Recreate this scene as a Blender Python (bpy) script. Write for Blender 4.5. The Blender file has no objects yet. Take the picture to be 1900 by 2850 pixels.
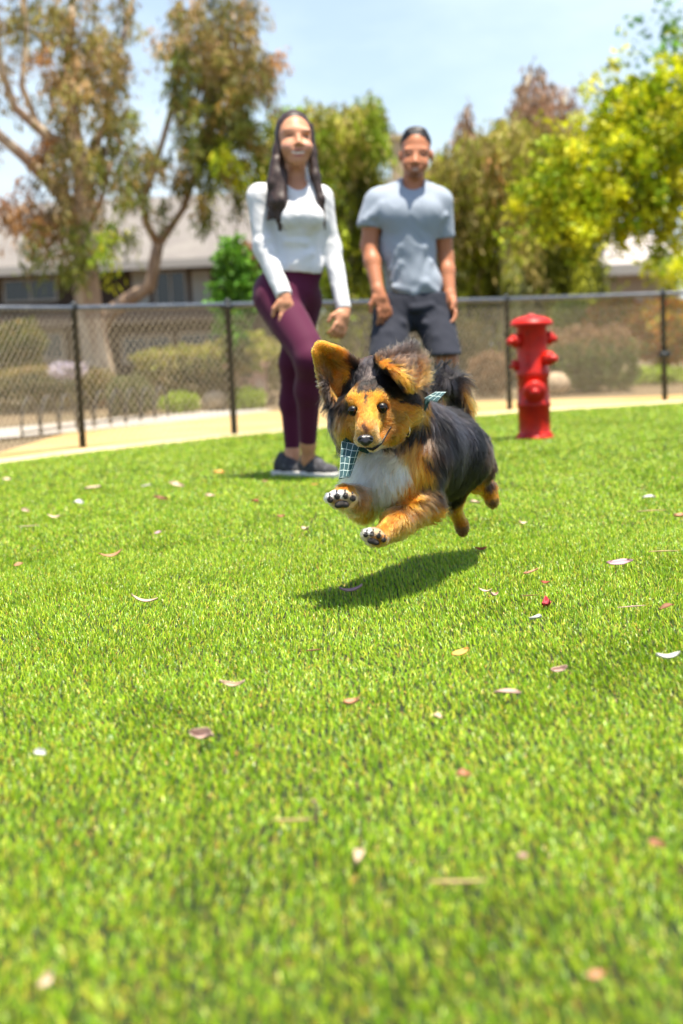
import bpy, math, random
import numpy as np
from mathutils import Vector, Matrix
from mathutils.bvhtree import BVHTree
from mathutils.kdtree import KDTree

scene = bpy.context.scene
col = scene.collection
DEV = globals().get('DEV', '')
rng = np.random.default_rng(7)
random.seed(7)

# ------------------------------------------------------------------ camera
CAM = np.array([0.0, 0.0, 0.56])
FPX = 3958.0                      # focal length in pixels of a 1900 x 2850 frame (50 mm)
th = math.atan(445 / FPX); ro = math.radians(2.69)
fw = np.array([0, math.cos(th), -math.sin(th)])
up0 = np.array([0, math.sin(th), math.cos(th)]); rt0 = np.array([1.0, 0, 0])
rt = math.cos(ro) * rt0 - math.sin(ro) * up0
up = math.cos(ro) * up0 + math.sin(ro) * rt0
cam_d = bpy.data.cameras.new('camera'); cam = bpy.data.objects.new('camera', cam_d); col.objects.link(cam)
M = Matrix(((rt[0], up[0], -fw[0], CAM[0]), (rt[1], up[1], -fw[1], CAM[1]), (rt[2], up[2], -fw[2], CAM[2]), (0, 0, 0, 1)))
cam.matrix_world = M
cam_d.sensor_fit = 'VERTICAL'; cam_d.sensor_height = 36; cam_d.sensor_width = 24; cam_d.lens = 36 * FPX / 2850
cam_d.clip_start = 0.05; cam_d.clip_end = 2000
cam_d.dof.use_dof = True; cam_d.dof.focus_distance = 3.10; cam_d.dof.aperture_fstop = 3.0; cam_d.dof.aperture_blades = 0
scene.camera = cam

# ------------------------------------------------------------------ light
SUN_EL, SUN_AZ = math.radians(78), math.radians(130)      # azimuth clockwise from +Y: high, from the right and slightly in front
sund = np.array([math.sin(SUN_AZ) * math.cos(SUN_EL), math.cos(SUN_AZ) * math.cos(SUN_EL), math.sin(SUN_EL)])
sl = bpy.data.lights.new('sun', 'SUN'); sl.energy = 5.0; sl.angle = math.radians(0.55); sl.color = (1.0, 0.92, 0.79)
so = bpy.data.objects.new('sun', sl); col.objects.link(so)
so.rotation_euler = Vector(sund).to_track_quat('Z', 'Y').to_euler()
world = bpy.data.worlds.new('World'); scene.world = world; world.use_nodes = True
nt = world.node_tree; nt.nodes.clear()
wo = nt.nodes.new('ShaderNodeOutputWorld'); bg = nt.nodes.new('ShaderNodeBackground')
sky = nt.nodes.new('ShaderNodeTexSky'); sky.sky_type = 'NISHITA'; sky.sun_disc = False
sky.sun_elevation = SUN_EL; sky.sun_rotation = SUN_AZ; sky.air_density = 1.0; sky.dust_density = 1.2; sky.ozone_density = 1.5
tc = nt.nodes.new('ShaderNodeTexCoord'); mp = nt.nodes.new('ShaderNodeMapping'); mp.inputs['Scale'].default_value = (1.6, 1.6, 4.2)
mp.inputs['Location'].default_value = (0.35, 0.1, 0.3)
nz = nt.nodes.new('ShaderNodeTexNoise'); nz.inputs['Scale'].default_value = 1.7; nz.inputs['Detail'].default_value = 6; nz.inputs['Roughness'].default_value = 0.55
cr = nt.nodes.new('ShaderNodeValToRGB'); cr.color_ramp.elements[0].position = 0.36; cr.color_ramp.elements[1].position = 0.66
cr.color_ramp.elements[0].color = (0.36, 0.36, 0.36, 1); cr.color_ramp.elements[1].color = (0.95, 0.95, 0.95, 1)
mx = nt.nodes.new('ShaderNodeMix'); mx.data_type = 'RGBA'
mx.inputs[7].default_value = (5.2, 6.1, 6.8, 1)           # thin bright cloud, in the sky texture's own units
nt.links.new(tc.outputs['Generated'], mp.inputs[0]); nt.links.new(mp.outputs[0], nz.inputs['Vector'])
nt.links.new(nz.outputs[0], cr.inputs[0]); sz = nt.nodes.new('ShaderNodeSeparateXYZ'); nt.links.new(tc.outputs['Generated'], sz.inputs[0])
hz = nt.nodes.new('ShaderNodeMapRange'); hz.inputs[1].default_value = 0.25; hz.inputs[2].default_value = 0.46; hz.inputs[3].default_value = 1.0; hz.inputs[4].default_value = 0.0   # the thin cloud lies low, the zenith is clear
nt.links.new(sz.outputs[2], hz.inputs[0]); ml = nt.nodes.new('ShaderNodeMath'); ml.operation = 'MULTIPLY'; nt.links.new(cr.outputs[0], ml.inputs[0]); nt.links.new(hz.outputs[0], ml.inputs[1])
nt.links.new(ml.outputs[0], mx.inputs[0]); nt.links.new(sky.outputs[0], mx.inputs[6])
nt.links.new(mx.outputs[2], bg.inputs[0]); bg.inputs[1].default_value = 0.10; nt.links.new(bg.outputs[0], wo.inputs[0])
scene.view_settings.view_transform = 'Standard'; scene.view_settings.look = 'None'
scene.view_settings.exposure = 1.0; scene.view_settings.gamma = 1.0
scene.cycles.use_denoising = True; scene.cycles.max_bounces = 14; scene.cycles.diffuse_bounces = 3; scene.cycles.glossy_bounces = 8
scene.cycles.transmission_bounces = 12; scene.cycles.transparent_max_bounces = 8; scene.cycles.caustics_reflective = False; scene.cycles.caustics_refractive = False
scene.cycles.sample_clamp_indirect = 6

# ------------------------------------------------------------------ helpers
def P(px, py, Y):
    """World point seen at photo pixel (px, py) on the vertical plane y = Y (used to read real positions off the photo)."""
    d = fw + (px - 950) / FPX * rt - (py - 1425) / FPX * up
    return CAM + d * (Y / d[1])
def G(px, py, z=0.0):
    d = fw + (px - 950) / FPX * rt - (py - 1425) / FPX * up
    return CAM + d * ((z - CAM[2]) / d[2])
def tag(o, label=None, cat=None, group=None, kind=None):
    for k, v in (('label', label), ('category', cat), ('group', group), ('kind', kind)):
        if v: o[k] = v
    return o
def empty(name, loc, label=None, cat=None, group=None):
    o = bpy.data.objects.new(name, None); col.objects.link(o); o.location = [float(v) for v in loc]; o.empty_display_size = 0.1
    return tag(o, label, cat, group)
def mesh_obj(name, V, F, mat, parent=None, smooth=True, colors=None, uniform=None):
    """F: list of index lists, or an (n,k) array with uniform k. Vertices are world coordinates."""
    V = np.asarray(V, dtype=np.float32)
    me = bpy.data.meshes.new(name)
    if isinstance(F, np.ndarray):
        n, k = F.shape; lt = np.full(n, k, np.int32); li = F.astype(np.int32).ravel()
    else:
        lt = np.array([len(f) for f in F], np.int32); li = np.array([i for f in F for i in f], np.int32)
    me.vertices.add(len(V)); me.vertices.foreach_set('co', V.ravel())
    me.loops.add(len(li)); me.loops.foreach_set('vertex_index', li)
    ls = np.concatenate([[0], np.cumsum(lt)[:-1]]).astype(np.int32)
    me.polygons.add(len(lt)); me.polygons.foreach_set('loop_start', ls)
    me.polygons.foreach_set('use_smooth', np.full(len(lt), smooth, bool))
    me.update(calc_edges=True)
    if colors is not None:
        c = np.ones((len(V), 4), np.float32); c[:, :3] = colors
        a = me.color_attributes.new('Col', 'FLOAT_COLOR', 'POINT'); a.data.foreach_set('color', c.ravel())
    if mat: me.materials.append(mat)
    o = bpy.data.objects.new(name, me); col.objects.link(o)
    if parent is not None:
        o.parent = parent; w = Vector((0, 0, 0)); q = parent                # parents are unrotated
        while q is not None: w += q.location; q = q.parent
        o.location = -w
    return o

class MB:
    """collects boxes, tubes, lathes into one mesh"""
    def __init__(s): s.v = []; s.f = []
    def add(s, V, F):
        o = len(s.v); s.v += [tuple(map(float, p)) for p in V]; s.f += [[i + o for i in f] for f in F]
    def box(s, lo, hi, R=None, c=None):
        x0, y0, z0 = lo; x1, y1, z1 = hi
        V = np.array([(x0, y0, z0), (x1, y0, z0), (x1, y1, z0), (x0, y1, z0), (x0, y0, z1), (x1, y0, z1), (x1, y1, z1), (x0, y1, z1)], float)
        if R is not None: V = V @ np.asarray(R).T
        if c is not None: V = V + np.asarray(c)
        s.add(V, [[0, 3, 2, 1], [4, 5, 6, 7], [0, 1, 5, 4], [1, 2, 6, 5], [2, 3, 7, 6], [3, 0, 4, 7]])
    def tube(s, pts, rad, n=10, cap=True):
        pts = [np.asarray(p, float) for p in pts]; m = len(pts)
        if np.isscalar(rad): rad = [rad] * m
        T = []
        for i in range(m):
            t = pts[min(i + 1, m - 1)] - pts[max(i - 1, 0)]; T.append(t / (np.linalg.norm(t) + 1e-9))
        a = np.array([0, 0, 1.0]) if abs(T[0][2]) < 0.9 else np.array([1.0, 0, 0])
        u = np.cross(T[0], a); u /= np.linalg.norm(u); V = []; F = []
        for i in range(m):
            u = u - T[i] * np.dot(u, T[i]); u /= np.linalg.norm(u) + 1e-9; w = np.cross(T[i], u)
            for k in range(n):
                q = 2 * math.pi * k / n; V.append(pts[i] + rad[i] * (math.cos(q) * u + math.sin(q) * w))
        for i in range(m - 1):
            for k in range(n):
                F.append([i * n + k, i * n + (k + 1) % n, (i + 1) * n + (k + 1) % n, (i + 1) * n + k])
        if cap: F.append(list(range(n))[::-1]); F.append([(m - 1) * n + k for k in range(n)])
        s.add(V, F)
    def lathe(s, prof, c=(0, 0, 0), axis=(0, 0, 1), n=32):
        """prof: (r, h) pairs along the axis"""
        ax = np.asarray(axis, float); ax /= np.linalg.norm(ax)
        a = np.array([1.0, 0, 0]) if abs(ax[0]) < 0.9 else np.array([0, 1.0, 0])
        u = np.cross(ax, a); u /= np.linalg.norm(u); w = np.cross(ax, u); V = []; F = []
        for r, h in prof:
            for k in range(n):
                q = 2 * math.pi * k / n; V.append(np.asarray(c) + ax * h + r * (math.cos(q) * u + math.sin(q) * w))
        for i in range(len(prof) - 1):
            for k in range(n):
                F.append([i * n + k, i * n + (k + 1) % n, (i + 1) * n + (k + 1) % n, (i + 1) * n + k])
        F.append(list(range(n))[::-1]); F.append([(len(prof) - 1) * n + k for k in range(n)])
        s.add(V, F)
    def build(s, name, mat, parent=None, smooth=False):
        return mesh_obj(name, s.v, s.f, mat, parent, smooth)

def mat(name, color=(0.5, 0.5, 0.5), rough=0.6, spec=0.4, noise=None, bump=None, attr=False, transl=0.0, metal=0.0, sheen=0.0, coat=0.0, sub=0.0):
    """noise: list of (scale, colour, low, high, stretch); mixes colours by object-space noise. bump: (scale, strength, distance)"""
    m = bpy.data.materials.new(name); m.use_nodes = True; t = m.node_tree; b = t.nodes['Principled BSDF']; L = t.links
    b.inputs['Roughness'].default_value = rough; b.inputs['Specular IOR Level'].default_value = spec; b.inputs['Metallic'].default_value = metal
    b.inputs['Sheen Weight'].default_value = sheen; b.inputs['Coat Weight'].default_value = coat
    if sub: b.inputs['Subsurface Weight'].default_value = sub; b.inputs['Subsurface Radius'].default_value = (0.012, 0.005, 0.003); b.inputs['Subsurface Scale'].default_value = 1.0
    if attr:
        a = t.nodes.new('ShaderNodeAttribute'); a.attribute_name = 'Col'; out = a.outputs['Color']
    else:
        r = t.nodes.new('ShaderNodeRGB'); r.outputs[0].default_value = (*color, 1); out = r.outputs[0]
    tcn = t.nodes.new('ShaderNodeTexCoord')
    for (sc, c2, lo, hi, st) in (noise or []):
        mpn = t.nodes.new('ShaderNodeMapping'); mpn.inputs['Scale'].default_value = st; L.new(tcn.outputs['Object'], mpn.inputs[0])
        n = t.nodes.new('ShaderNodeTexNoise'); n.inputs['Scale'].default_value = sc; n.inputs['Detail'].default_value = 5; L.new(mpn.outputs[0], n.inputs['Vector'])
        rr = t.nodes.new('ShaderNodeMapRange'); rr.inputs[1].default_value = lo; rr.inputs[2].default_value = hi; L.new(n.outputs[0], rr.inputs[0])
        x = t.nodes.new('ShaderNodeMix'); x.data_type = 'RGBA'; L.new(rr.outputs[0], x.inputs[0]); L.new(out, x.inputs[6]); x.inputs[7].default_value = (*c2, 1); out = x.outputs[2]
    L.new(out, b.inputs['Base Color'])
    if bump:
        n = t.nodes.new('ShaderNodeTexNoise'); n.inputs['Scale'].default_value = bump[0]; n.inputs['Detail'].default_value = 4; L.new(tcn.outputs['Object'], n.inputs['Vector'])
        bn = t.nodes.new('ShaderNodeBump'); bn.inputs['Strength'].default_value = bump[1]; bn.inputs['Distance'].default_value = bump[2]; L.new(n.outputs[0], bn.inputs['Height']); L.new(bn.outputs[0], b.inputs['Normal'])
    if transl:
        tr = t.nodes.new('ShaderNodeBsdfTranslucent'); L.new(out, tr.inputs[0]); ms = t.nodes.new('ShaderNodeMixShader'); ms.inputs[0].default_value = transl
        L.new(b.outputs[0], ms.inputs[1]); L.new(tr.outputs[0], ms.inputs[2]); L.new(ms.outputs[0], t.nodes['Material Output'].inputs[0])
    return m

# ---- implicit surfaces: smooth unions of capsules and ellipsoids, meshed with surface nets
class Sdf:
    def __init__(s, h): s.h = h; s.p = []
    def cap(s, a, b, ra, rb, k=0.02, op='+'):
        a = np.asarray(a, float); b = np.asarray(b, float); r = max(ra, rb)
        s.p.append(('c', (a, b, ra, rb), np.minimum(a, b) - r, np.maximum(a, b) + r, k, op)); return s
    def chain(s, pts, rad, k=0.02, op='+'):
        for i in range(len(pts) - 1): s.cap(pts[i], pts[i + 1], rad[i], rad[i + 1], k, op)
        return s
    def ell(s, c, r, R=None, k=0.02, op='+'):
        c = np.asarray(c, float); r = np.array([r] * 3 if np.isscalar(r) else r, float); R = np.eye(3) if R is None else np.asarray(R)
        m = r.max(); s.p.append(('e', (c, r, R), c - m, c + m, k, op)); return s
    def field(s, pad=0.03):
        lo = np.min([p[2] for p in s.p if p[5] == '+'], axis=0) - pad; hi = np.max([p[3] for p in s.p if p[5] == '+'], axis=0) + pad
        n = np.ceil((hi - lo) / s.h).astype(int) + 1
        ax = [(lo[i] + s.h * np.arange(n[i])).astype(np.float32) for i in range(3)]
        D = np.full(n, 0.2, np.float32)
        for (t, q, l, u, k, op) in s.p:
            m = k + 3 * s.h + 0.012
            i0 = np.clip(np.floor((l - m - lo) / s.h).astype(int), 0, n); i1 = np.clip(np.ceil((u + m - lo) / s.h).astype(int) + 1, 0, n)
            if np.any(i1 <= i0): continue
            X = ax[0][i0[0]:i1[0], None, None]; Y = ax[1][None, i0[1]:i1[1], None]; Z = ax[2][None, None, i0[2]:i1[2]]
            if t == 'c':
                a, b, ra, rb = q; ab = b - a; L2 = max(float(ab @ ab), 1e-12)
                hh = np.clip(((X - a[0]) * ab[0] + (Y - a[1]) * ab[1] + (Z - a[2]) * ab[2]) / L2, 0, 1)
                d = np.sqrt((X - a[0] - hh * ab[0]) ** 2 + (Y - a[1] - hh * ab[1]) ** 2 + (Z - a[2] - hh * ab[2]) ** 2) - (ra + (rb - ra) * hh)
            else:
                c, r, R = q; x, y, z = X - c[0], Y - c[1], Z - c[2]
                l0 = R[0, 0] * x + R[1, 0] * y + R[2, 0] * z; l1 = R[0, 1] * x + R[1, 1] * y + R[2, 1] * z; l2 = R[0, 2] * x + R[1, 2] * y + R[2, 2] * z
                k0 = np.sqrt((l0 / r[0]) ** 2 + (l1 / r[1]) ** 2 + (l2 / r[2]) ** 2); k1 = np.sqrt((l0 / r[0] ** 2) ** 2 + (l1 / r[1] ** 2) ** 2 + (l2 / r[2] ** 2) ** 2) + 1e-9
                d = k0 * (k0 - 1) / k1
            sl_ = (slice(i0[0], i1[0]), slice(i0[1], i1[1]), slice(i0[2], i1[2])); c0 = D[sl_]
            if op == '+':
                g = np.maximum(k - np.abs(c0 - d), 0) / k; D[sl_] = np.minimum(c0, d) - g * g * k * 0.25
            else:
                g = np.maximum(k - np.abs(c0 + d), 0) / k; D[sl_] = np.maximum(c0, -d) + g * g * k * 0.25
        return D, lo, ax
    def mesh(s, clip=None, pad=0.03):
        D, lo, ax = s.field(pad)
        if clip is not None: D = clip(D, ax[0][:, None, None], ax[1][None, :, None], ax[2][None, None, :])
        return surface_nets(D, lo, s.h)

def surface_nets(D, lo, h):
    I = D < 0
    n = np.array(D.shape) - 1
    cs = np.zeros(n, np.int8)
    corners = [(a, b, c) for a in (0, 1) for b in (0, 1) for c in (0, 1)]
    for a, b, c in corners: cs += I[a:n[0] + a, b:n[1] + b, c:n[2] + c]
    act = (cs > 0) & (cs < 8); idx = np.full(n, -1, np.int32); A = np.argwhere(act); idx[act] = np.arange(len(A))
    pos = np.zeros((len(A), 3)); cnt = np.zeros(len(A))
    for a in corners:
        for dim in range(3):
            if a[dim]: continue
            b = list(a); b[dim] = 1
            va = D[A[:, 0] + a[0], A[:, 1] + a[1], A[:, 2] + a[2]]; vb = D[A[:, 0] + b[0], A[:, 1] + b[1], A[:, 2] + b[2]]
            m = (va < 0) != (vb < 0); t = np.where(m, va / np.where(m, va - vb, 1), 0)
            p = np.array(a, float)[None, :].repeat(len(A), 0); p[:, dim] += t
            pos[m] += p[m]; cnt[m] += 1
    V = lo + (A + pos / cnt[:, None]) * h
    Q = []
    for dim in range(3):
        o = [0, 0, 0]; o[dim] = 1
        s0 = I[:I.shape[0] - o[0], :I.shape[1] - o[1], :I.shape[2] - o[2]]; s1 = I[o[0]:, o[1]:, o[2]:]
        E = np.argwhere(s0 != s1); e1, e2 = (dim + 1) % 3, (dim + 2) % 3
        E = E[(E[:, e1] > 0) & (E[:, e2] > 0) & (E[:, e1] < n[e1]) & (E[:, e2] < n[e2])]
        ins = I[E[:, 0], E[:, 1], E[:, 2]]
        def cell(d1, d2):
            c = E.copy(); c[:, e1] -= d1; c[:, e2] -= d2; return idx[c[:, 0], c[:, 1], c[:, 2]]
        q = np.stack([cell(1, 1), cell(0, 1), cell(0, 0), cell(1, 0)], 1)
        q[~ins] = q[~ins][:, ::-1]; Q.append(q)
    Q = np.concatenate(Q); Q = Q[(Q >= 0).all(1)]
    return V, Q
def smooth_mesh(V, Q, it=2, lam=0.5):
    for _ in range(it):
        S = np.zeros_like(V); C = np.zeros(len(V))
        for a, b in ((0, 1), (1, 2), (2, 3), (3, 0)):
            np.add.at(S, Q[:, a], V[Q[:, b]]); np.add.at(S, Q[:, b], V[Q[:, a]]); np.add.at(C, Q[:, a], 1); np.add.at(C, Q[:, b], 1)
        V = V + lam * (S / np.maximum(C, 1)[:, None] - V)
    return V
def vnormals(V, Q):
    n = np.cross(V[Q[:, 2]] - V[Q[:, 0]], V[Q[:, 3 if Q.shape[1] > 3 else 1]] - V[Q[:, 1 if Q.shape[1] > 3 else 0]])
    N = np.zeros_like(V)
    for k in range(Q.shape[1]): np.add.at(N, Q[:, k], n)
    return N / (np.linalg.norm(N, axis=1)[:, None] + 1e-12)
def rotm(x=0, y=0, z=0):
    return np.array(Matrix.Rotation(math.radians(z), 3, 'Z') @ Matrix.Rotation(math.radians(y), 3, 'Y') @ Matrix.Rotation(math.radians(x), 3, 'X'))
def frame(z, xh):
    z = np.asarray(z, float); z = z / np.linalg.norm(z); x = np.asarray(xh, float); x = x - z * (x @ z); x /= np.linalg.norm(x)
    return np.stack([x, np.cross(z, x), z], 1)
def vnoise(p, seed=0, scale=1.0):
    """cheap smooth 3-D noise in -1..1: a sum of sines with random phases"""
    r = np.random.default_rng(seed); v = np.zeros(len(p))
    for i in range(7):
        d = r.normal(size=3); d /= np.linalg.norm(d); v += np.sin(p @ d * scale * r.uniform(0.6, 2.2) * 6.28 + r.uniform(0, 6.28))
    return v / 3.5
def lerp(a, b, t): return np.asarray(a) * (1 - t) + np.asarray(b) * t
# ================================================================== ground
def sheet(name, pts, z, m, kind='structure'):
    V = [(x, y, z) for x, y in pts]; o = mesh_obj(name, V, [list(range(len(V)))], m, None, False); return tag(o, kind=kind)
if not DEV or 'g' in DEV:
    soil = mat('dry_soil', (.15, .105, .055), rough=.95, noise=[(1.2, (.08, .07, .03), .45, .7, (1, 1, 1)), (30, (.30, .22, .13), .5, .75, (1, 1, 1))], bump=(40, .6, .02))
    sheet('ground', [(-400, -50), (400, -50), (400, 900), (-400, 900)], -.035, soil)
    E_ = [G(x, y)[:2] for x, y in ((-260, 1330), (0, 1291), (230, 1262), (650, 1215), (1000, 1183), (1415, 1152), (1900, 1122), (2300, 1102))]     # far edge of the turf
    E_ = [np.array(e) for e in E_]
    thatch = mat('turf_backing', (.012, .020, .004), rough=.9, noise=[(60, (.05,.045,.012), .5, .7, (1, 1, 1))])
    turf_poly = [(-6, -3), (8, -3), (14, float(E_[-1][1]) + .6)] + [tuple(e) for e in E_[::-1]] + [(-8, float(E_[0][1]) - 3.0)]
    sheet('turf', turf_poly, 0.0, thatch)
    # strip of pale decomposed granite behind the turf, then tan mulch up to the beds
    def band(name, off0, off1, z, m):
        V = [(e[0], e[1] + off0) for e in E_] + [(e[0], e[1] + (off1 if off1 < 1 else off1 * float(np.interp(e[0], [-.8, 1.2, 3], [1, .75, .45])))) for e in E_[::-1]]
        return sheet(name, V, z, m)
    gran = mat('pale_gravel', (.62, .46, .24), rough=.95, noise=[(2.0, (.70, .58, .36), .4, .65, (1, 1, 1)), (60, (.42, .33, .2), .55, .75, (1, 1, 1))], bump=(120, .6, .01))
    mul = mat('tan_mulch', (.54, .34, .12), rough=.95, noise=[(1.1, (.60, .43, .20), .4, .7, (1, 1, 1)), (45, (.36, .22, .09), .55, .75, (1, 1, 1))], bump=(90, .7, .02))
    band('gravel_path', .0, .8, -.008, gran); band('mulch_strip', .78, 4.6, -.014, mul)
    walk = mat('pale_concrete', (.38, .34, .29), rough=.85, noise=[(5, (.44, .41, .36), .4, .7, (1, 1, 1))])
    sheet('footpath', [tuple(G(-200, 1235)[:2]), tuple(G(480, 1172)[:2]), tuple(G(760, 1140)[:2]), tuple(G(700, 1132)[:2]), tuple(G(350, 1158)[:2]), tuple(G(-200, 1208)[:2])], -.009, walk)

# ================================================================== synthetic grass
def edge_y(x):
    xs = np.array([e[0] for e in E_]); ys = np.array([e[1] for e in E_]); return np.interp(x, xs, ys)
def make_grass(scale=1.0):
    pts = []
    bands = [(.75, 1.8, 48000, .8), (1.8, 2.7, 50000, .78), (2.7, 4.2, 46000, .8), (4.2, 5.2, 26000, 1.05), (5.2, 6.5, 16000, 1.3), (6.5, 9, 9000, 1.8), (9, 13.5, 5500, 2.4)]
    for (y0, y1, rho, ws) in bands:
        w0 = .27 * y1 + .6; n = int(rho * scale * 2 * w0 * (y1 - y0)); x = rng.uniform(-w0, w0, n); y = rng.uniform(y0, y1, n)
        k = np.abs(x) < .27 * y + .6; k &= y < edge_y(x) + .02; pts.append(np.stack([x[k], y[k], np.full(k.sum(), ws)], 1))
    pts = np.concatenate(pts); n = len(pts); P2 = np.zeros((n, 3)); P2[:, :2] = pts[:, :2]; ws = pts[:, 2]
    # tufts: blades gather round stitch points
    g = .0105; cell = np.round(P2[:, :2] / g) * g; h = np.sin(cell[:, 0] * 12989.8 + cell[:, 1] * 7823.3) * 43758.5; h -= np.floor(h); jit = np.stack([h - .5, (h * 7.13) % 1 - .5], 1) * g
    near = (P2[:, 1] < 5)[:, None]; P2[:, :2] = np.where(near, lerp(P2[:, :2], cell + jit, .45), P2[:, :2])
    a0 = vnoise(P2, 11, .9) * .9 + vnoise(P2, 12, 3.2) * .6 + 1.9                 # direction the pile leans, varying in patches
    lm = .42 + .20 * vnoise(P2, 13, 1.3) + .15 * vnoise(P2, 14, 5)
    ang = a0 + rng.normal(0, 1.2, n); lean = np.clip(lm * .55 + rng.normal(.42, .40, n), .02, 1.3)
    H = rng.uniform(.0105, .020, n) * (1 + .10 * vnoise(P2, 15, 4)); W = rng.uniform(.0013, .0021, n) * ws
    curly = rng.random(n) < .20; H[curly] *= .62; lean[curly] += rng.uniform(.1, .8, curly.sum())
    d = np.stack([np.cos(ang), np.sin(ang), np.zeros(n)], 1); wa = ang + np.pi / 2 + rng.normal(0, .6, n); sd = np.stack([np.cos(wa), np.sin(wa), np.zeros(n)], 1) * (W / 2)[:, None]
    zz = np.array([0, 0, 1.0]); s1, c1 = np.sin(lean * .6), np.cos(lean * .6); s2, c2 = np.sin(np.minimum(lean * 1.35, 1.5)), np.cos(np.minimum(lean * 1.35, 1.5))
    m1 = P2 + (d * s1[:, None] + zz * c1[:, None]) * (H * .55)[:, None]; tp = m1 + (d * s2[:, None] + zz * c2[:, None]) * (H * .50)[:, None]
    V = np.empty((n, 5, 3), np.float32); V[:, 0] = P2 - sd * .9; V[:, 1] = P2 + sd * .9; V[:, 2] = m1 + sd; V[:, 3] = m1 - sd; V[:, 4] = tp; V = V.reshape(-1, 3)
    base = np.arange(n) * 5
    li = np.empty((n, 7), np.int32); li[:, 0] = base; li[:, 1] = base + 1; li[:, 2] = base + 2; li[:, 3] = base + 3; li[:, 4] = base + 3; li[:, 5] = base + 2; li[:, 6] = base + 4
    me = bpy.data.meshes.new('turf_grass'); me.vertices.add(n * 5); me.vertices.foreach_set('co', V.ravel()); me.loops.add(n * 7); me.loops.foreach_set('vertex_index', li.ravel())
    st = (np.arange(n) * 7)[:, None] + np.array([0, 4]); me.polygons.add(n * 2); me.polygons.foreach_set('loop_start', st.ravel().astype(np.int32)); me.update(calc_edges=True)
    pal = np.array([(.20, .39, .004), (.29, .50, .006), (.47, .63, .016), (.095, .23, .003), (.66, .70, .07), (.25, .49, .03)]); c = pal[rng.choice(6, n, p=[.27, .27, .18, .14, .08, .06])]
    br = np.array([(.60, .44, .05), (.55, .33, .04), (.52, .48, .06)])[rng.integers(0, 3, n)]; c = np.where(curly[:, None], br, c) * rng.uniform(.62, 1.22, n)[:, None]
    cc = np.ones((n, 5, 4), np.float32); cc[:, :, :3] = c[:, None]
    a = me.color_attributes.new('Col', 'FLOAT_COLOR', 'POINT'); a.data.foreach_set('color', cc.ravel())
    gm = mat('grass_blade', rough=.38, spec=.42, attr=True, transl=.18); me.materials.append(gm)
    o = bpy.data.objects.new('turf_grass', me); col.objects.link(o)
    tag(o, 'bright green synthetic turf of short curved blades with tan thatch', 'grass', kind='stuff'); print('blades', n); return o
if not DEV or 'G' in DEV:
    make_grass(.3 if 'q' in DEV else 1.0)
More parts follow.
